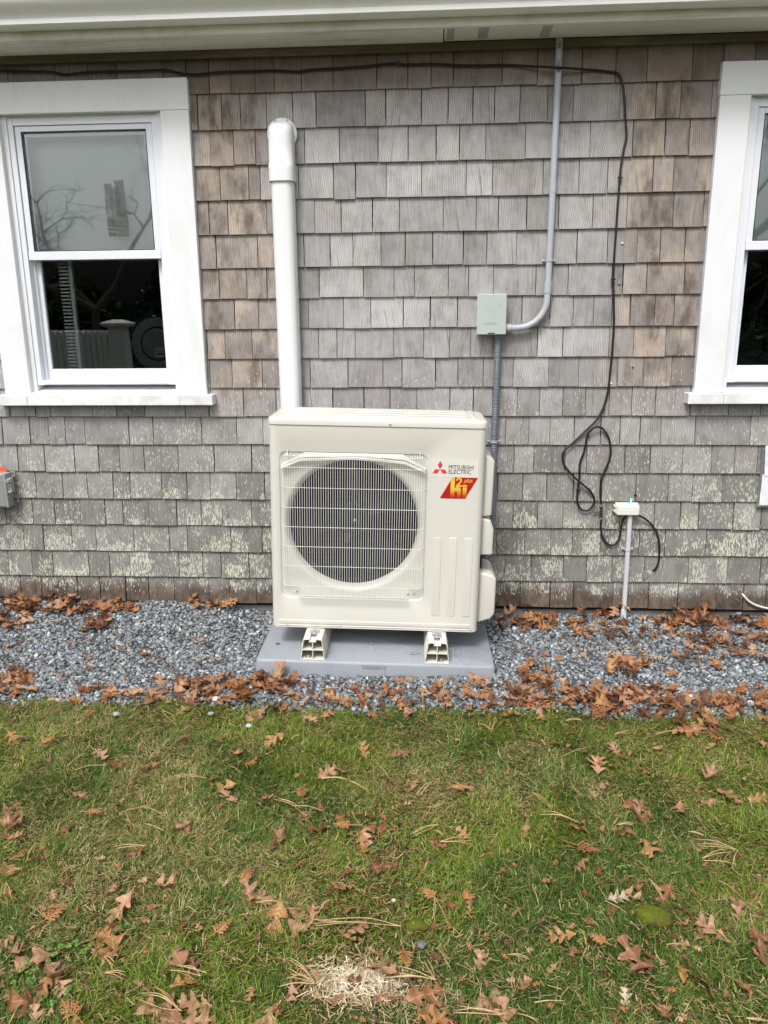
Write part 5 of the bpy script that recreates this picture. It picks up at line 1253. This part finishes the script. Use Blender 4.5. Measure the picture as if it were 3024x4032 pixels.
crop(0, 3300, .6028, [(740, 310, .05, 'leafpink', 'small flat pink oak leaf above the curled brown pair at lower left'), (790, 450, .085, 'leafdry', 'crumpled brown oak leaf, the upper of the curled pair at lower left'), (730, 640, .085, 'leafgold', 'folded brown oak leaf, the lower of the curled pair at lower left'), (655, 640, .07, 'leafgold'), (680, 745, .07, 'leafwet'), (210, 800, .10, 'leafpink', 'large glossy reddish oak leaf cupped upwards near the bottom left corner'), (105, 745, .07, 'leafpink'), (35, 675, .05, 'leafdry'), (350, 900, .085, 'leafpink'), (385, 960, .065, 'leafdry'), (190, 1080, .10, 'leafwet'), (60, 1030, .06, 'leafpink'), (365, 440, .055, 'leafdry'), (1070, 310, .065, 'leafdry'), (1630, 360, .07, 'leafdry'), (1150, 760, .095, 'leafdry', 'long curled brown oak leaf on edge in the turf, lower left of centre'), (1210, 940, .070, 'leafgold', 'slim tan oak leaf with its stem down near the bottom of the lawn'), (1270, 840, .05, 'leafwet'), (1010, 1130, .08, 'leafdry'), (1110, 1130, .08, 'leafpink'), (1270, 1090, .075, 'leafdry'), (1640, 1010, .04, 'leafdry'), (960, 980, .03, 'leafpink'), (1100, 1190, .08, 'leafdry'), (280, 990, .07, 'leafwet'), (1190, 570, .03, 'leafpink'), (1300, 1190, .07, 'leafdry'), (60, 130, .045, 'leafdry'), (440, 290, .03, 'leafdry'), (490, 1150, .05, 'leafgold'), (890, 95, .045, 'leafwet'), (230, 1170, .05, 'leafdry')])
crop(1000, 3300, .6028, [(570, 325, .080, 'leafgold', 'pale golden oak leaf lying flat, the brightest near the bottom centre'), (650, 460, .080, 'leafdry', 'orange-brown oak leaf just below the pale golden one'), (690, 580, .070, 'leafpink', 'dusty pink oak leaf crossed by a bundle of pine needles'), (150, 530, .09, 'leafgold'), (290, 530, .09, 'leafdry'), (380, 500, .06, 'leafdry'), (60, 390, .07, 'leafdry'), (820, 840, .115, 'leafdry', 'big cross-shaped brown oak leaf beside the bleached straw patch'), (690, 970, .060, 'leafwet'), (1120, 1020, .095, 'leafwet', 'dark curled oak leaf right of the bleached straw patch'), (1150, 1110, .075, 'leafgold'), (1190, 1190, .07, 'leafgold', 'orange oak leaf cut by the bottom edge of the picture'), (1540, 1060, .085, 'leafpink'), (1550, 1130, .06, 'leafwet'), (600, 220, .035, 'leafdry'), (890, 180, .05, 'leafwet'), (790, 190, .06, 'leafwet'), (1290, 450, .035, 'leafpink'), (1410, 440, .04, 'leafpink'), (340, 700, .045, 'leafpink'), (1480, 790, .055, 'leafdry'), (1200, 40, .05, 'leafdry'), (100, 1170, .08, 'leafdry'), (850, 1050, .03, 'leafdry'), (600, 640, .05, 'leafgold'), (960, 730, .05, 'leafgold'), (1190, 780, .03, 'leafpink'), (1640, 1180, .07, 'leafdry'), (240, 1030, .05, 'leafpink')])
crop(2000, 3200, .6172, [(455, 100, .080, 'leafgold', 'orange-brown oak leaf below two long pine needles, right of centre'), (470, 320, .055, 'leafpink', 'small rosy pink oak leaf right of centre on the lawn'), (800, 130, .06, 'leafdry'), (890, 205, .105, 'leafgold', 'largest tan oak leaf on the right of the lawn with sharp lobes'), (730, 130, .045, 'leafdry'), (700, 540, .060, 'leafpale', 'whitish dead leaf left of the mossy stone'), (790, 540, .055, 'leafdry'), (670, 620, .03, 'leafpale'), (1300, 745, .080, 'leafdry', 'torn tan oak leaf right of the mossy stone'), (1240, 760, .06, 'leafpink'), (1010, 530, .08, 'leafwet'), (345, 785, .065, 'leafgold', 'pointed tan oak leaf lower centre right, the upper of two'), (420, 865, .06, 'leafdry'), (820, 930, .095, 'leafdry', 'curled brown oak leaf hooked at its top, below the mossy stone'), (860, 970, .06, 'leafwet'), (1235, 1060, .125, 'leafdry', 'very large spidery brown oak leaf near the bottom right corner'), (1100, 995, .04, 'leafgold'), (1140, 1070, .045, 'leafgold'), (1470, 645, .055, 'leafpink'), (1090, 840, .045, 'leafpink'), (750, 1180, .04, 'leafpale'), (1600, 820, .08, 'leafwet'), (1620, 890, .08, 'leafwet'), (1580, 535, .04, 'leafdry'), (1455, 570, .04, 'leafpink'), (580, 360, .04, 'leafpink'), (280, 1000, .03, 'leafpink'), (100, 1120, .045, 'leafdry'), (620, 1030, .045, 'leafwet'), (1150, 630, .04, 'leafwet'), (240, 445, .035, 'leafdry'), (110, 120, .05, 'leafdry'), (840, 15, .07, 'leafwet'), (830, 450, .05, 'leafwet'), (1420, 280, .04, 'leafgold'), (980, 965, .03, 'leafpink'), (1000, 1310, .06, 'leafdry'), (1500, 1090, .05, 'leafwet'), (680, 1300, .03, 'leafpink')])
# drifts: (x0, y0, x1, y1, how many, size lo, hi, label, group)
stuffL = []
def drift(x0, y0, x1, y1, n, lo, hi, label, group, stuff=0, kinds=('leafwet', 'leafwet', 'leafwet', 'leafdry', 'leafwet', 'leafgold', 'leafdry'), tilt=.45, lift=.009):
    for _ in range(n):
        px, py = random.uniform(x0, x1), random.uniform(y0, y1); p = on_ground(px, py, lift + random.uniform(0, .018))
        if p.y > -.015: p.y = -.015 - random.uniform(0, .03); p.z = float(gz(p.x, p.y)) + lift + random.uniform(.005, .05)
        leaf(0, 0, random.uniform(lo, hi) * .92, random.choice(kinds), label, group, tilt=tilt, pos=p)
    for _ in range(int(stuff * 1.35)):
        px, py = random.uniform(x0, x1), random.uniform(y0, y1); p = on_ground(px, py, .006 + random.uniform(0, .016))
        if p.y > -.012: continue
        stuffL.append((p, random.uniform(lo * .4, lo * 1.15)))
WL = ('brown oak leaf in the drift against the foot of the wall, left of the pad', 'leaves drifted against the wall at left')
WR = ('brown oak leaf in the drift against the foot of the wall, right of the pad', 'leaves drifted against the wall at right')
EL = ('oak leaf caught where gravel meets lawn, left of the pad', 'leaves along the lawn edge at left')
EC = ('oak leaf caught where gravel meets lawn, in front of the pad', 'leaves along the lawn edge in front of the pad')
ER = ('oak leaf caught where gravel meets lawn, right of the pad', 'leaves along the lawn edge at right')
GL = ('oak leaf lying on the gravel left of the pad', 'leaves on the gravel at left')
GR = ('oak leaf lying on the gravel right of the pad', 'leaves on the gravel at right')
drift(-10, 2325, 120, 2450, 8, .07, .11, *WL, 30); drift(60, 2335, 330, 2405, 12, .07, .10, *WL, 45); drift(330, 2350, 560, 2400, 9, .06, .10, *WL, 30)
drift(330, 2415, 430, 2475, 6, .07, .10, *GL, 10); drift(750, 2335, 1000, 2392, 11, .05, .085, *WL, 28); drift(0, 2440, 80, 2470, 3, .05, .08, *GL, 8)
drift(0, 2500, 900, 2680, 9, .03, .07, *GL, 30, ('leafwet', 'leafdry', 'leafgold'), .3); drift(0, 2640, 130, 2725, 7, .07, .10, *EL, 15)
drift(280, 2690, 560, 2760, 6, .05, .09, *EL, 16); drift(600, 2665, 1010, 2760, 20, .07, .10, *EL, 40)
drift(1010, 2660, 1160, 2740, 5, .07, .10, *EC, 16); drift(1160, 2690, 1950, 2775, 17, .045, .085, *EC, 60)
drift(1930, 2390, 2190, 2470, 14, .07, .10, *WR, 30); drift(2240, 2400, 2470, 2500, 12, .06, .10, *WR, 26); drift(2520, 2405, 2680, 2500, 9, .05, .09, *WR, 24)
drift(2640, 2385, 3030, 2460, 18, .07, .11, *WR, 40); drift(2700, 2460, 2850, 2620, 9, .06, .10, *GR, 15); drift(2840, 2480, 3030, 2590, 9, .06, .10, *GR, 15)
drift(2390, 2575, 2550, 2650, 7, .07, .10, *GR, 10); drift(2050, 2575, 2170, 2700, 7, .06, .09, *GR, 16); drift(2180, 2480, 2700, 2600, 6, .03, .07, *GR, 30)
drift(1960, 2690, 2330, 2780, 14, .06, .10, *ER, 44); drift(2330, 2700, 2650, 2800, 11, .07, .10, *ER, 40); drift(2640, 2740, 2900, 2880, 9, .07, .10, *ER, 22); drift(2850, 2700, 3030, 2790, 6, .06, .09, *ER, 20)
for q in SPECS: q['app'] = q['size'] / to_px(q['p'])[2] * (3 if q['label'] and not q['group'] else 1)
SPECS.sort(key=lambda q: -q['app'])
CW = {'leafdry': 'brown', 'leafwet': 'dark russet', 'leafgold': 'orange-tan', 'leafpink': 'dusty pink', 'leafpale': 'pale'}
auto = []
for q in SPECS[:297]:
    o = bpy.data.objects.new('oak_leaf', get_leaf(q['v'], q['kind'])); COL.objects.link(o); o.location = q['p']; o.scale = (q['size'] / .1,) * 3; o.rotation_euler = q['rot']
    tag(o, q['label'], 'leaf', q['group'])
    if q['group']: auto.append((o, ('small ' if q['size'] < .055 else 'large ' if q['size'] > .088 else '') + CW[q['kind']] + ' oak leaf', q['group']))
MARKS = [('the mossy stone', 2572, 3592), ('the moss clump', 1640, 3645), ('the bleached straw patch', 1370, 3850), ('the bottom left corner', 60, 3960, 'by'), ('the bottom right corner', 2960, 3960, 'by'), ('the left edge of the picture', 20, 3250, 'by'), ('the right edge of the picture', 3000, 3200, 'by'),
         ('the middle of the lawn', 1480, 3250, 'in'), ('the grass at far left', 350, 3600, 'in'), ('the grass at lower right', 2250, 3900, 'in'), ('the grass right of centre', 2050, 3250, 'in'), ('the grass left of centre', 800, 3200, 'in'), ('the upper right of the lawn', 2600, 2950, 'in'), ('the upper left of the lawn', 400, 2860, 'in'),
         ('the front left pad corner', 1012, 2640), ('the front right pad corner', 1945, 2665), ('the size plate of the pad', 1480, 2650), ('the riser pipe foot', 2455, 2420), ('the end of the grey service cable', 2930, 2350), ('the foot of the valve cover', 1930, 2420), ('the shingles under the utility box', 40, 2330), ('the shingles under the left sill horn', 838, 2330), ('the shingles under the left window', 430, 2340),
         ('the gravel patch at far right', 2850, 2600, 'on'), ('the gravel patch at far left', 120, 2580, 'on'), ('the gravel edge at far left', 100, 2730, 'on'), ('the gravel edge at far right', 2980, 2760, 'on'), ('the gravel edge under the riser pipe', 2450, 2760, 'on'), ('the gravel edge below the left window', 620, 2720, 'on')]
name_each(auto, MARKS)
# small fragments as one mass
V = []; F = []; K = []; base = 0
for _ in range(330):
    px, py = random.uniform(0, 3024), random.uniform(2780, 4030); stuffL.append((on_ground(px, py, .012), random.uniform(.010, .026)))
rest = [(q['p'], q['size'], q['rot']) for q in SPECS[297:]] + [(p, s, None) for p, s in stuffL]
for p, s, ro in rest:
    lv, lf = LV[random.randrange(16)]; lv = np.array(lv); m3 = np.array(Euler(ro or (random.gauss(0, .35), random.gauss(0, .35), random.uniform(0, 6.28))).to_matrix())
    V.append((lv * s) @ m3.T + np.array(p)); F.append(np.array(lf) + base); base += len(lv)
    c = random.choice([(.20, .075, .032), (.30, .125, .05), (.36, .18, .085), (.11, .045, .025), (.42, .25, .14), (.34, .14, .05)]); K.append(np.tile((*c, 1), (len(lv), 1)))
o = link('leaf_fragments', np_mesh('leaf_fragments', np.concatenate(V), None, np.concatenate(F), np.concatenate(K)), M['litter'])
tag(o, 'small broken brown leaf bits strewn over gravel and turf', 'leaf bits', kind='stuff')
# ------------------------------------------------------------------ pine needles and cedar sprigs
NEED = []; SPR = []
def needle(x1, y1, x2, y2, label='bundle of straw-coloured pine needles on the turf', group='pine needles on the lawn', k=None):
    a, b = on_ground(x1, y1, .020), on_ground(x2, y2, .018); mid = (a + b) / 2; k = k or random.choice([1, 2, 2, 3]); mb = MB(); L = (b - a).length
    for j in range(k):
        e = b - mid + Vector((random.gauss(0, .035) * L * (j > 0) * 2, random.gauss(0, .05) * L * 2 * (j > 0), random.uniform(-.002, .006))); s = a - mid
        bow = Vector((random.gauss(0, .05) * L, random.gauss(0, .05) * L, .004 + random.uniform(0, .05) * L)); mb.tube(spline([s, (s + e) / 2 + bow, e], 5), [.0013, .0012, .0011, .0011, .0011, .0011, .001, .001, .001, .0009, .0005], 5)
    o = mb.build('pine_needle_bundle', M['needle'], None, smooth=True); o.location = mid; tag(o, label, 'pine needles', group); NEED.append((o, ('long ' if L > .13 else 'short ' if L < .06 else '') + ('forked pine needles' if k > 1 else 'single pine needle'), group))
def ncrop(x0, y0, s, segs, **kw):
    for a, b, c, d in segs: needle(x0 + a * s, y0 + b * s, x0 + c * s, y0 + d * s, **kw)
ncrop(0, 2600, .6028, [(310, 258, 430, 265), (690, 683, 490, 715), (1345, 768, 1105, 772), (1060, 325, 1160, 425), (1500, 690, 1580, 745), (820, 980, 1095, 1025), (820, 985, 895, 1120), (940, 1065, 1070, 1115), (240, 1190, 180, 1300), (440, 690, 560, 600), (490, 495, 540, 450), (460, 520, 465, 470)])
ncrop(1000, 2600, .6028, [(130, 905, 330, 1020), (160, 900, 300, 960), (250, 950, 460, 1000), (620, 785, 730, 855), (440, 775, 620, 785), (1210, 1070, 1020, 1145), (1180, 1110, 1230, 1160), (1215, 1185, 1430, 1180), (1165, 790, 1090, 885), (1480, 415, 1555, 470), (1580, 370, 1555, 465), (1190, 520, 1240, 560), (300, 485, 240, 520), (640, 985, 700, 1080)])
ncrop(1000, 2600, .6028, [(550, 180, 400, 195), (600, 130, 730, 180), (865, 180, 800, 270), (865, 30, 850, 150), (1130, 100, 970, 170), (1260, 90, 1215, 230), (1260, 90, 1340, 190), (1110, 180, 1115, 300)], label='pine needles lying on the gravel in front of the pad', group='pine needles in front of the pad')
ncrop(2000, 2300, .6172, [(745, 412, 860, 400), (850, 450, 1050, 500), (1200, 670, 1330, 750), (460, 290, 620, 240), (530, 250, 590, 300), (0, 380, 150, 410), (1330, 390, 1480, 430), (1220, 480, 1240, 560), (90, 680, 60, 780)], label='pine needles lying on the gravel right of the pad', group='pine needles on the right gravel')
ncrop(2000, 2300, .6172, [(345, 1100, 520, 1035), (345, 1105, 340, 1190), (160, 1330, 285, 1425), (1050, 932, 940, 962), (1050, 935, 1270, 950), (680, 960, 760, 945), (370, 870, 470, 868), (210, 990, 240, 1040), (800, 1190, 850, 1150)])
ncrop(0, 1700, .6028, [(240, 1262, 400, 1232), (720, 1290, 770, 1350), (280, 1360, 160, 1350), (950, 1510, 1060, 1460), (1250, 1480, 1350, 1470), (1160, 1060, 1250, 1070), (1240, 1135, 1340, 1130)], label='pine needles lying on the gravel left of the pad', group='pine needles on the left gravel')
ncrop(1000, 3300, .6028, [(15, 420, 240, 425), (300, 460, 100, 480), (960, 575, 410, 545), (700, 550, 420, 540), (1180, 390, 1180, 560), (1190, 400, 1270, 580), (395, 940, 230, 800), (395, 945, 220, 910), (395, 950, 160, 970), (780, 690, 680, 870), (1190, 925, 925, 835), (1190, 925, 900, 910), (1180, 920, 1130, 800), (1640, 1150, 1330, 1105), (1620, 1155, 1320, 1135), (500, 400, 420, 480), (620, 900, 520, 940)])
ncrop(0, 3300, .6028, [(1190, 1130, 915, 1020), (1180, 1125, 910, 1050), (1160, 1110, 1010, 955), (1350, 880, 1150, 835), (1310, 900, 1150, 840), (685, 880, 820, 885), (680, 770, 740, 835), (40, 290, 80, 420), (40, 290, 5, 400), (235, 30, 180, 150), (950, 50, 750, 60), (140, 200, 50, 240)])
ncrop(2000, 3200, .6172, [(1470, 240, 1200, 210), (1240, 290, 1400, 235), (1250, 305, 1460, 330), (1465, 240, 1450, 350), (1340, 430, 1500, 560), (900, 420, 990, 560), (460, 65, 200, 20), (350, 15, 230, 0), (620, 560, 760, 650), (1330, 745, 1420, 840), (470, 750, 500, 850), (0, 905, 130, 935), (1520, 1310, 1659, 1330), (60, 1280, 200, 1345), (170, 1210, 360, 1212), (1310, 20, 1340, 80), (1150, 120, 1250, 150), (1010, 840, 1150, 845), (700, 75, 800, 85)])
def sprig(px, py, s, label='small dead orange cedar sprig on the turf', group='cedar sprigs'):
    p = on_ground(px, py, .018); mb = MB(); a = random.uniform(0, 6.28); 
    for k in range(-4, 5):
        b = a + k * .17; st = Vector((math.cos(a), math.sin(a), 0)) * s * (abs(k) < 9) * (.5 - abs(k) * .1); e = st + Vector((math.cos(b + k * .12), math.sin(b + k * .12), random.uniform(0, .2))) * s * (.5 - abs(k) * .03)
        mb.tube([st, (st + e) / 2 + Vector((0, 0, .002)), e], [.0010, .0018, .0008], 5)
        for q in (.4, .7): c = st.lerp(e, q); mb.tube([c, c + Vector((math.cos(b + 1), math.sin(b + 1), .1)) * s * .15], [.0014, .0006], 4); mb.tube([c, c + Vector((math.cos(b - 1), math.sin(b - 1), .1)) * s * .15], [.0014, .0006], 4)
    mb.tube([Vector((math.cos(a), math.sin(a), 0)) * -s * .5, (0, 0, 0), Vector((math.cos(a), math.sin(a), 0)) * s * .5], .0011, 5)
    o = mb.build('cedar_sprig', M['sprig'], None); o.location = p; tag(o, label, 'sprig', group); SPR.append((o, 'small dead orange cedar sprig', group))
for (px, py, s) in ((160, 2923, .05), (361, 2796, .045), (337, 3195, .05), (1196, 3100, .05), (1386, 3248, .055), (1835, 3100, .05), (172, 3625, .065), (844, 3675, .05), (2266, 3325, .07), (2389, 3712, .045), (1600, 2675, .06), (2100, 2592, .06), (2195, 2600, .05), (2620, 2650, .06), (1715, 3535, .05), (1590, 3742, .05), (1850, 3545, .04), (300, 4000, .06), (25, 3410, .05), (960, 3465, .045)): sprig(px, py, s)
name_each(NEED, MARKS); name_each(SPR, MARKS)
# ------------------------------------------------------------------ stones in the lawn
def rock(px, py, s, label, col, m=None, sq=(1, 1, .6)):
    bm = bmesh.new(); bmesh.ops.create_icosphere(bm, subdivisions=3, radius=1); sd_ = random.random() * 50
    for v in bm.verts:
        d = 1 + .28 * mnoise.noise(v.co * 1.1 + Vector((sd_,) * 3)) + .10 * mnoise.noise(v.co * 3 + Vector((sd_,) * 3)); v.co = Vector((v.co.x * sq[0], v.co.y * sq[1], v.co.z * sq[2])) * d * s
    me = bpy.data.meshes.new('stone'); bm.to_mesh(me); bm.free(); a = me.color_attributes.new('col', 'FLOAT_COLOR', 'POINT'); a.data.foreach_set('color', np.tile((*col, 1), (len(me.vertices), 1)).astype(np.float32).ravel())
    o = link('stone', me, m or M['stone'], smooth=True); p = on_ground(px, py, .008); o.location = p; o.rotation_euler = (0, 0, random.uniform(-.3, .3)); tag(o, label, 'stone'); return o
def make_moss():
    m = mat('moss', (.12, .16, .02), .95, 0, .1); t = NT(m); v, x, y, z = coords(t); a = t.noise(v, 90, 4, .7); b = t.noise(v, 25, 4, .6)
    c = t.mix(a, (.04, .055, .008), (.17, .20, .022)); c = t.mix(t.sstep(b, .52, .7), c, (.10, .065, .03)); t.l(c, t.b.inputs['Base Color']); t.bump(a, 1, .006); return m
M['moss'] = make_moss()
o = rock(2572, 3598, .044, 'oval stone covered in green moss, sunk in the turf at right', (.1, .15, .02), M['moss'], (1.1, .62, .55)); o.rotation_euler.z = -.35; o.location.z -= .008
rock(1640, 3645, .026, 'small round clump of green moss in the worn turf, lower centre', (.1, .15, .02), M['moss'], (1.0, .75, .5))
for px, py, s, c, lab in ((458, 2812, .012, (.35, .38, .40), 'grey stone lying in the grass at left, just past the gravel'), (1442, 2733 + 65, .012, (.20, .22, .25), 'dark grey stone in the grass below the middle of the pad'), (830, 2810, .012, (.30, .31, .30), 'greenish grey stone in the grass left of centre, near the gravel'), (980, 2857, .012, (.45, .48, .50), 'pale stone in the grass left of centre, a little away from the gravel'), (1550, 3545, .006, (.45, .44, .38), 'small white stone in the worn turf, lower centre'), (1660, 3722, .011, (.15, .17, .17), 'flat blue-grey stone in the worn turf below the moss clump'), (2905, 2412, .018, (.55, .57, .56), 'pale rounded stone on top of the gravel by the wall at right'), (850, 2752, .014, (.6, .6, .58), 'white stone on the gravel edge left of centre'), (950, 2755, .013, (.50, .52, .52), 'pale stone on the gravel edge left of the pad corner'), (2955, 2770, .017, (.60, .61, .60), 'white stone on the gravel edge at far right'), (2725, 2745, .016, (.52, .55, .58), 'light stone on the gravel edge at right among the leaves')):
    rock(px, py, s, lab, c, None, (1, .8, .6))

# ------------------------------------------------------------------ the far side of the yard, mirrored in the windows
def foliage(name, cx, cy, h, rx, n, c0, c1, cone=False, z0=0.2):
    u = rng.random(n); a = rng.uniform(0, 6.28, n); z = z0 + (h - z0) * u
    if cone: rad = rx * (1 - u) ** .8 + .05
    else: rad = rx * np.sqrt(np.clip(1 - ((u - .45) / .58) ** 2, 0, 1))
    rad = rad * (1 + .25 * np.sin(a * 3 + z * 2.2) + .15 * np.sin(a * 7 - z * 4)); r = rad * np.sqrt(rng.uniform(.25, 1, n))
    P = np.stack([cx + r * np.cos(a), cy + r * np.sin(a), z], 1); RM = rotmats(n); s = rng.uniform(.05, .12, n)
    q = np.array([[-1, -.4, 0], [1, -.4, 0], [.7, .5, .2], [-.6, .6, -.2]]); V = np.einsum('nij,vj->nvi', RM, q) * s[:, None, None] + P[:, None, :]
    t = rng.random((n, 1)); c = np.array([c0]) * (1 - t) + np.array([c1]) * t; K = np.ones((n, 4, 4)); K[:, :, :3] = c[:, None]
    return np_mesh(name, V.reshape(-1, 3), None, (np.arange(n) * 4)[:, None] + np.array([[0, 1, 2, 3]]), K.reshape(-1, 4))
M['bark'] = painted('bark', (.09, .075, .06), .9, .4, (.05, .045, .04), 6, bump=.6)
def evergreen(x, y, h, r, label):
    t = empty('evergreen_tree', (x, y, -.1), label, 'tree', 'evergreens across the yard'); me = foliage('crown', 0, 0, h, r, int(2600 * h * r / 2), (.014, .028, .010), (.04, .07, .022), True); link('crown', me, M['grass'], t); MB().tube([(0, 0, 0), (0, 0, h * .9)], [.14, .03], 8).build('trunk', M['bark'], t)
ORDN = ['leftmost', 'second', 'third', 'fourth', 'fifth', 'sixth', 'seventh', 'eighth', 'last']
for i, (x, y, h, r) in enumerate(((-15, -15, 4.2, 1.9), (-12.4, -16.5, 3.0, 1.8), (-9.6, -17.2, 2.7, 2.3), (-6.6, -17.0, 3.1, 1.8), (-3, -15.2, 4.0, 1.9), (1.6, -14.4, 3.4, 1.9), (4.8, -15.4, 4.2, 1.9), (7.8, -14.5, 3.6, 1.8), (11, -15.5, 4.6, 2.0))): evergreen(x, y, h, r, ORDN[i] + ' dark evergreen from the left in the row across the yard, behind the viewer')
evergreen(-5.05, -5.6, 2.1, .50, 'slim evergreen near the white fence, behind the viewer')
def bare_tree(x, y, h, label, spread=.62):
    mb = MB()
    def br(p, d, L, r, lv):
        q = p + d * L; m_ = (p + q) / 2 + Vector((random.gauss(0, .06), random.gauss(0, .06), 0)) * L; mb.tube([p, m_, q], [r, r * .82, r * .62], 6 if lv < 2 else 3, cap=False)
        if lv >= 7: return
        for _ in range(3 if lv in (0, 1, 3) else 2):
            nd = (d + Vector((random.gauss(0, spread), random.gauss(0, spread), random.gauss(.05, .3)))).normalized(); br(q, nd, L * random.uniform(.62, .86), r * .60, lv + 1)
    br(Vector((0, 0, 0)), Vector((0, 0, 1)), h * .25, h * .024, 0); t = empty('bare_oak', (x, y, -.1), label, 'tree'); mb.build('trunk_and_limbs', M['bark'], t, smooth=True)
bare_tree(-7.6, -14.0, 6.4, 'leafless oak across the yard at left, behind the viewer', .75); bare_tree(5.6, -12.2, 8, 'leafless oak across the yard at right, behind the viewer')
bare_tree(-11.2, -16.0, 6.0, 'second leafless oak beyond the first, far left behind the viewer', .75)
fn = empty('picket_fence', (-3.22, -4.4, -.09), 'white picket fence with capped posts across the yard, behind the viewer', 'fence')
for x in (-.98, .0):
    p = MB().loft([[(x + sx * w, sy * w, z) for sx, sy in ((-1, -1), (1, -1), (1, 1), (-1, 1))] for w, z in ((.115, 0), (.078, 1.33))]).build('post', M['fence'], fn); MB().loft([[(x + sx * w, sy * w, z) for sx, sy in ((-1, -1), (1, -1), (1, 1), (-1, 1))] for w, z in ((.11, 1.33), (.135, 1.35), (.135, 1.37), (.04, 1.405))]).build('post_cap', M['fence'], p, bevel=.004)
mb = MB().box(-.89, -.10, -.02, .02, 1.18, 1.26).box(-.89, -.10, -.02, .02, .25, .32)
for i in range(13): x = -.885 + i * .06; mb.prism([(x, .08), (x + .052, .08), (x + .052, 1.27), (x + .026, 1.30), (x, 1.27)], -.045, -.022, 'y').prism([(x, .08), (x + .052, .08), (x + .052, 1.27), (x + .026, 1.30), (x, 1.27)], .022, .045, 'y')
mb.build('panel', M['fence'], fn)
tag(MB().box(-22, 18, -19.6, -19.5, -.2, 3.2).build('board_fence', mat('dark_boards', (.075, .072, .07), .9), None), 'dark board fence beyond the evergreens, behind the viewer', 'fence')
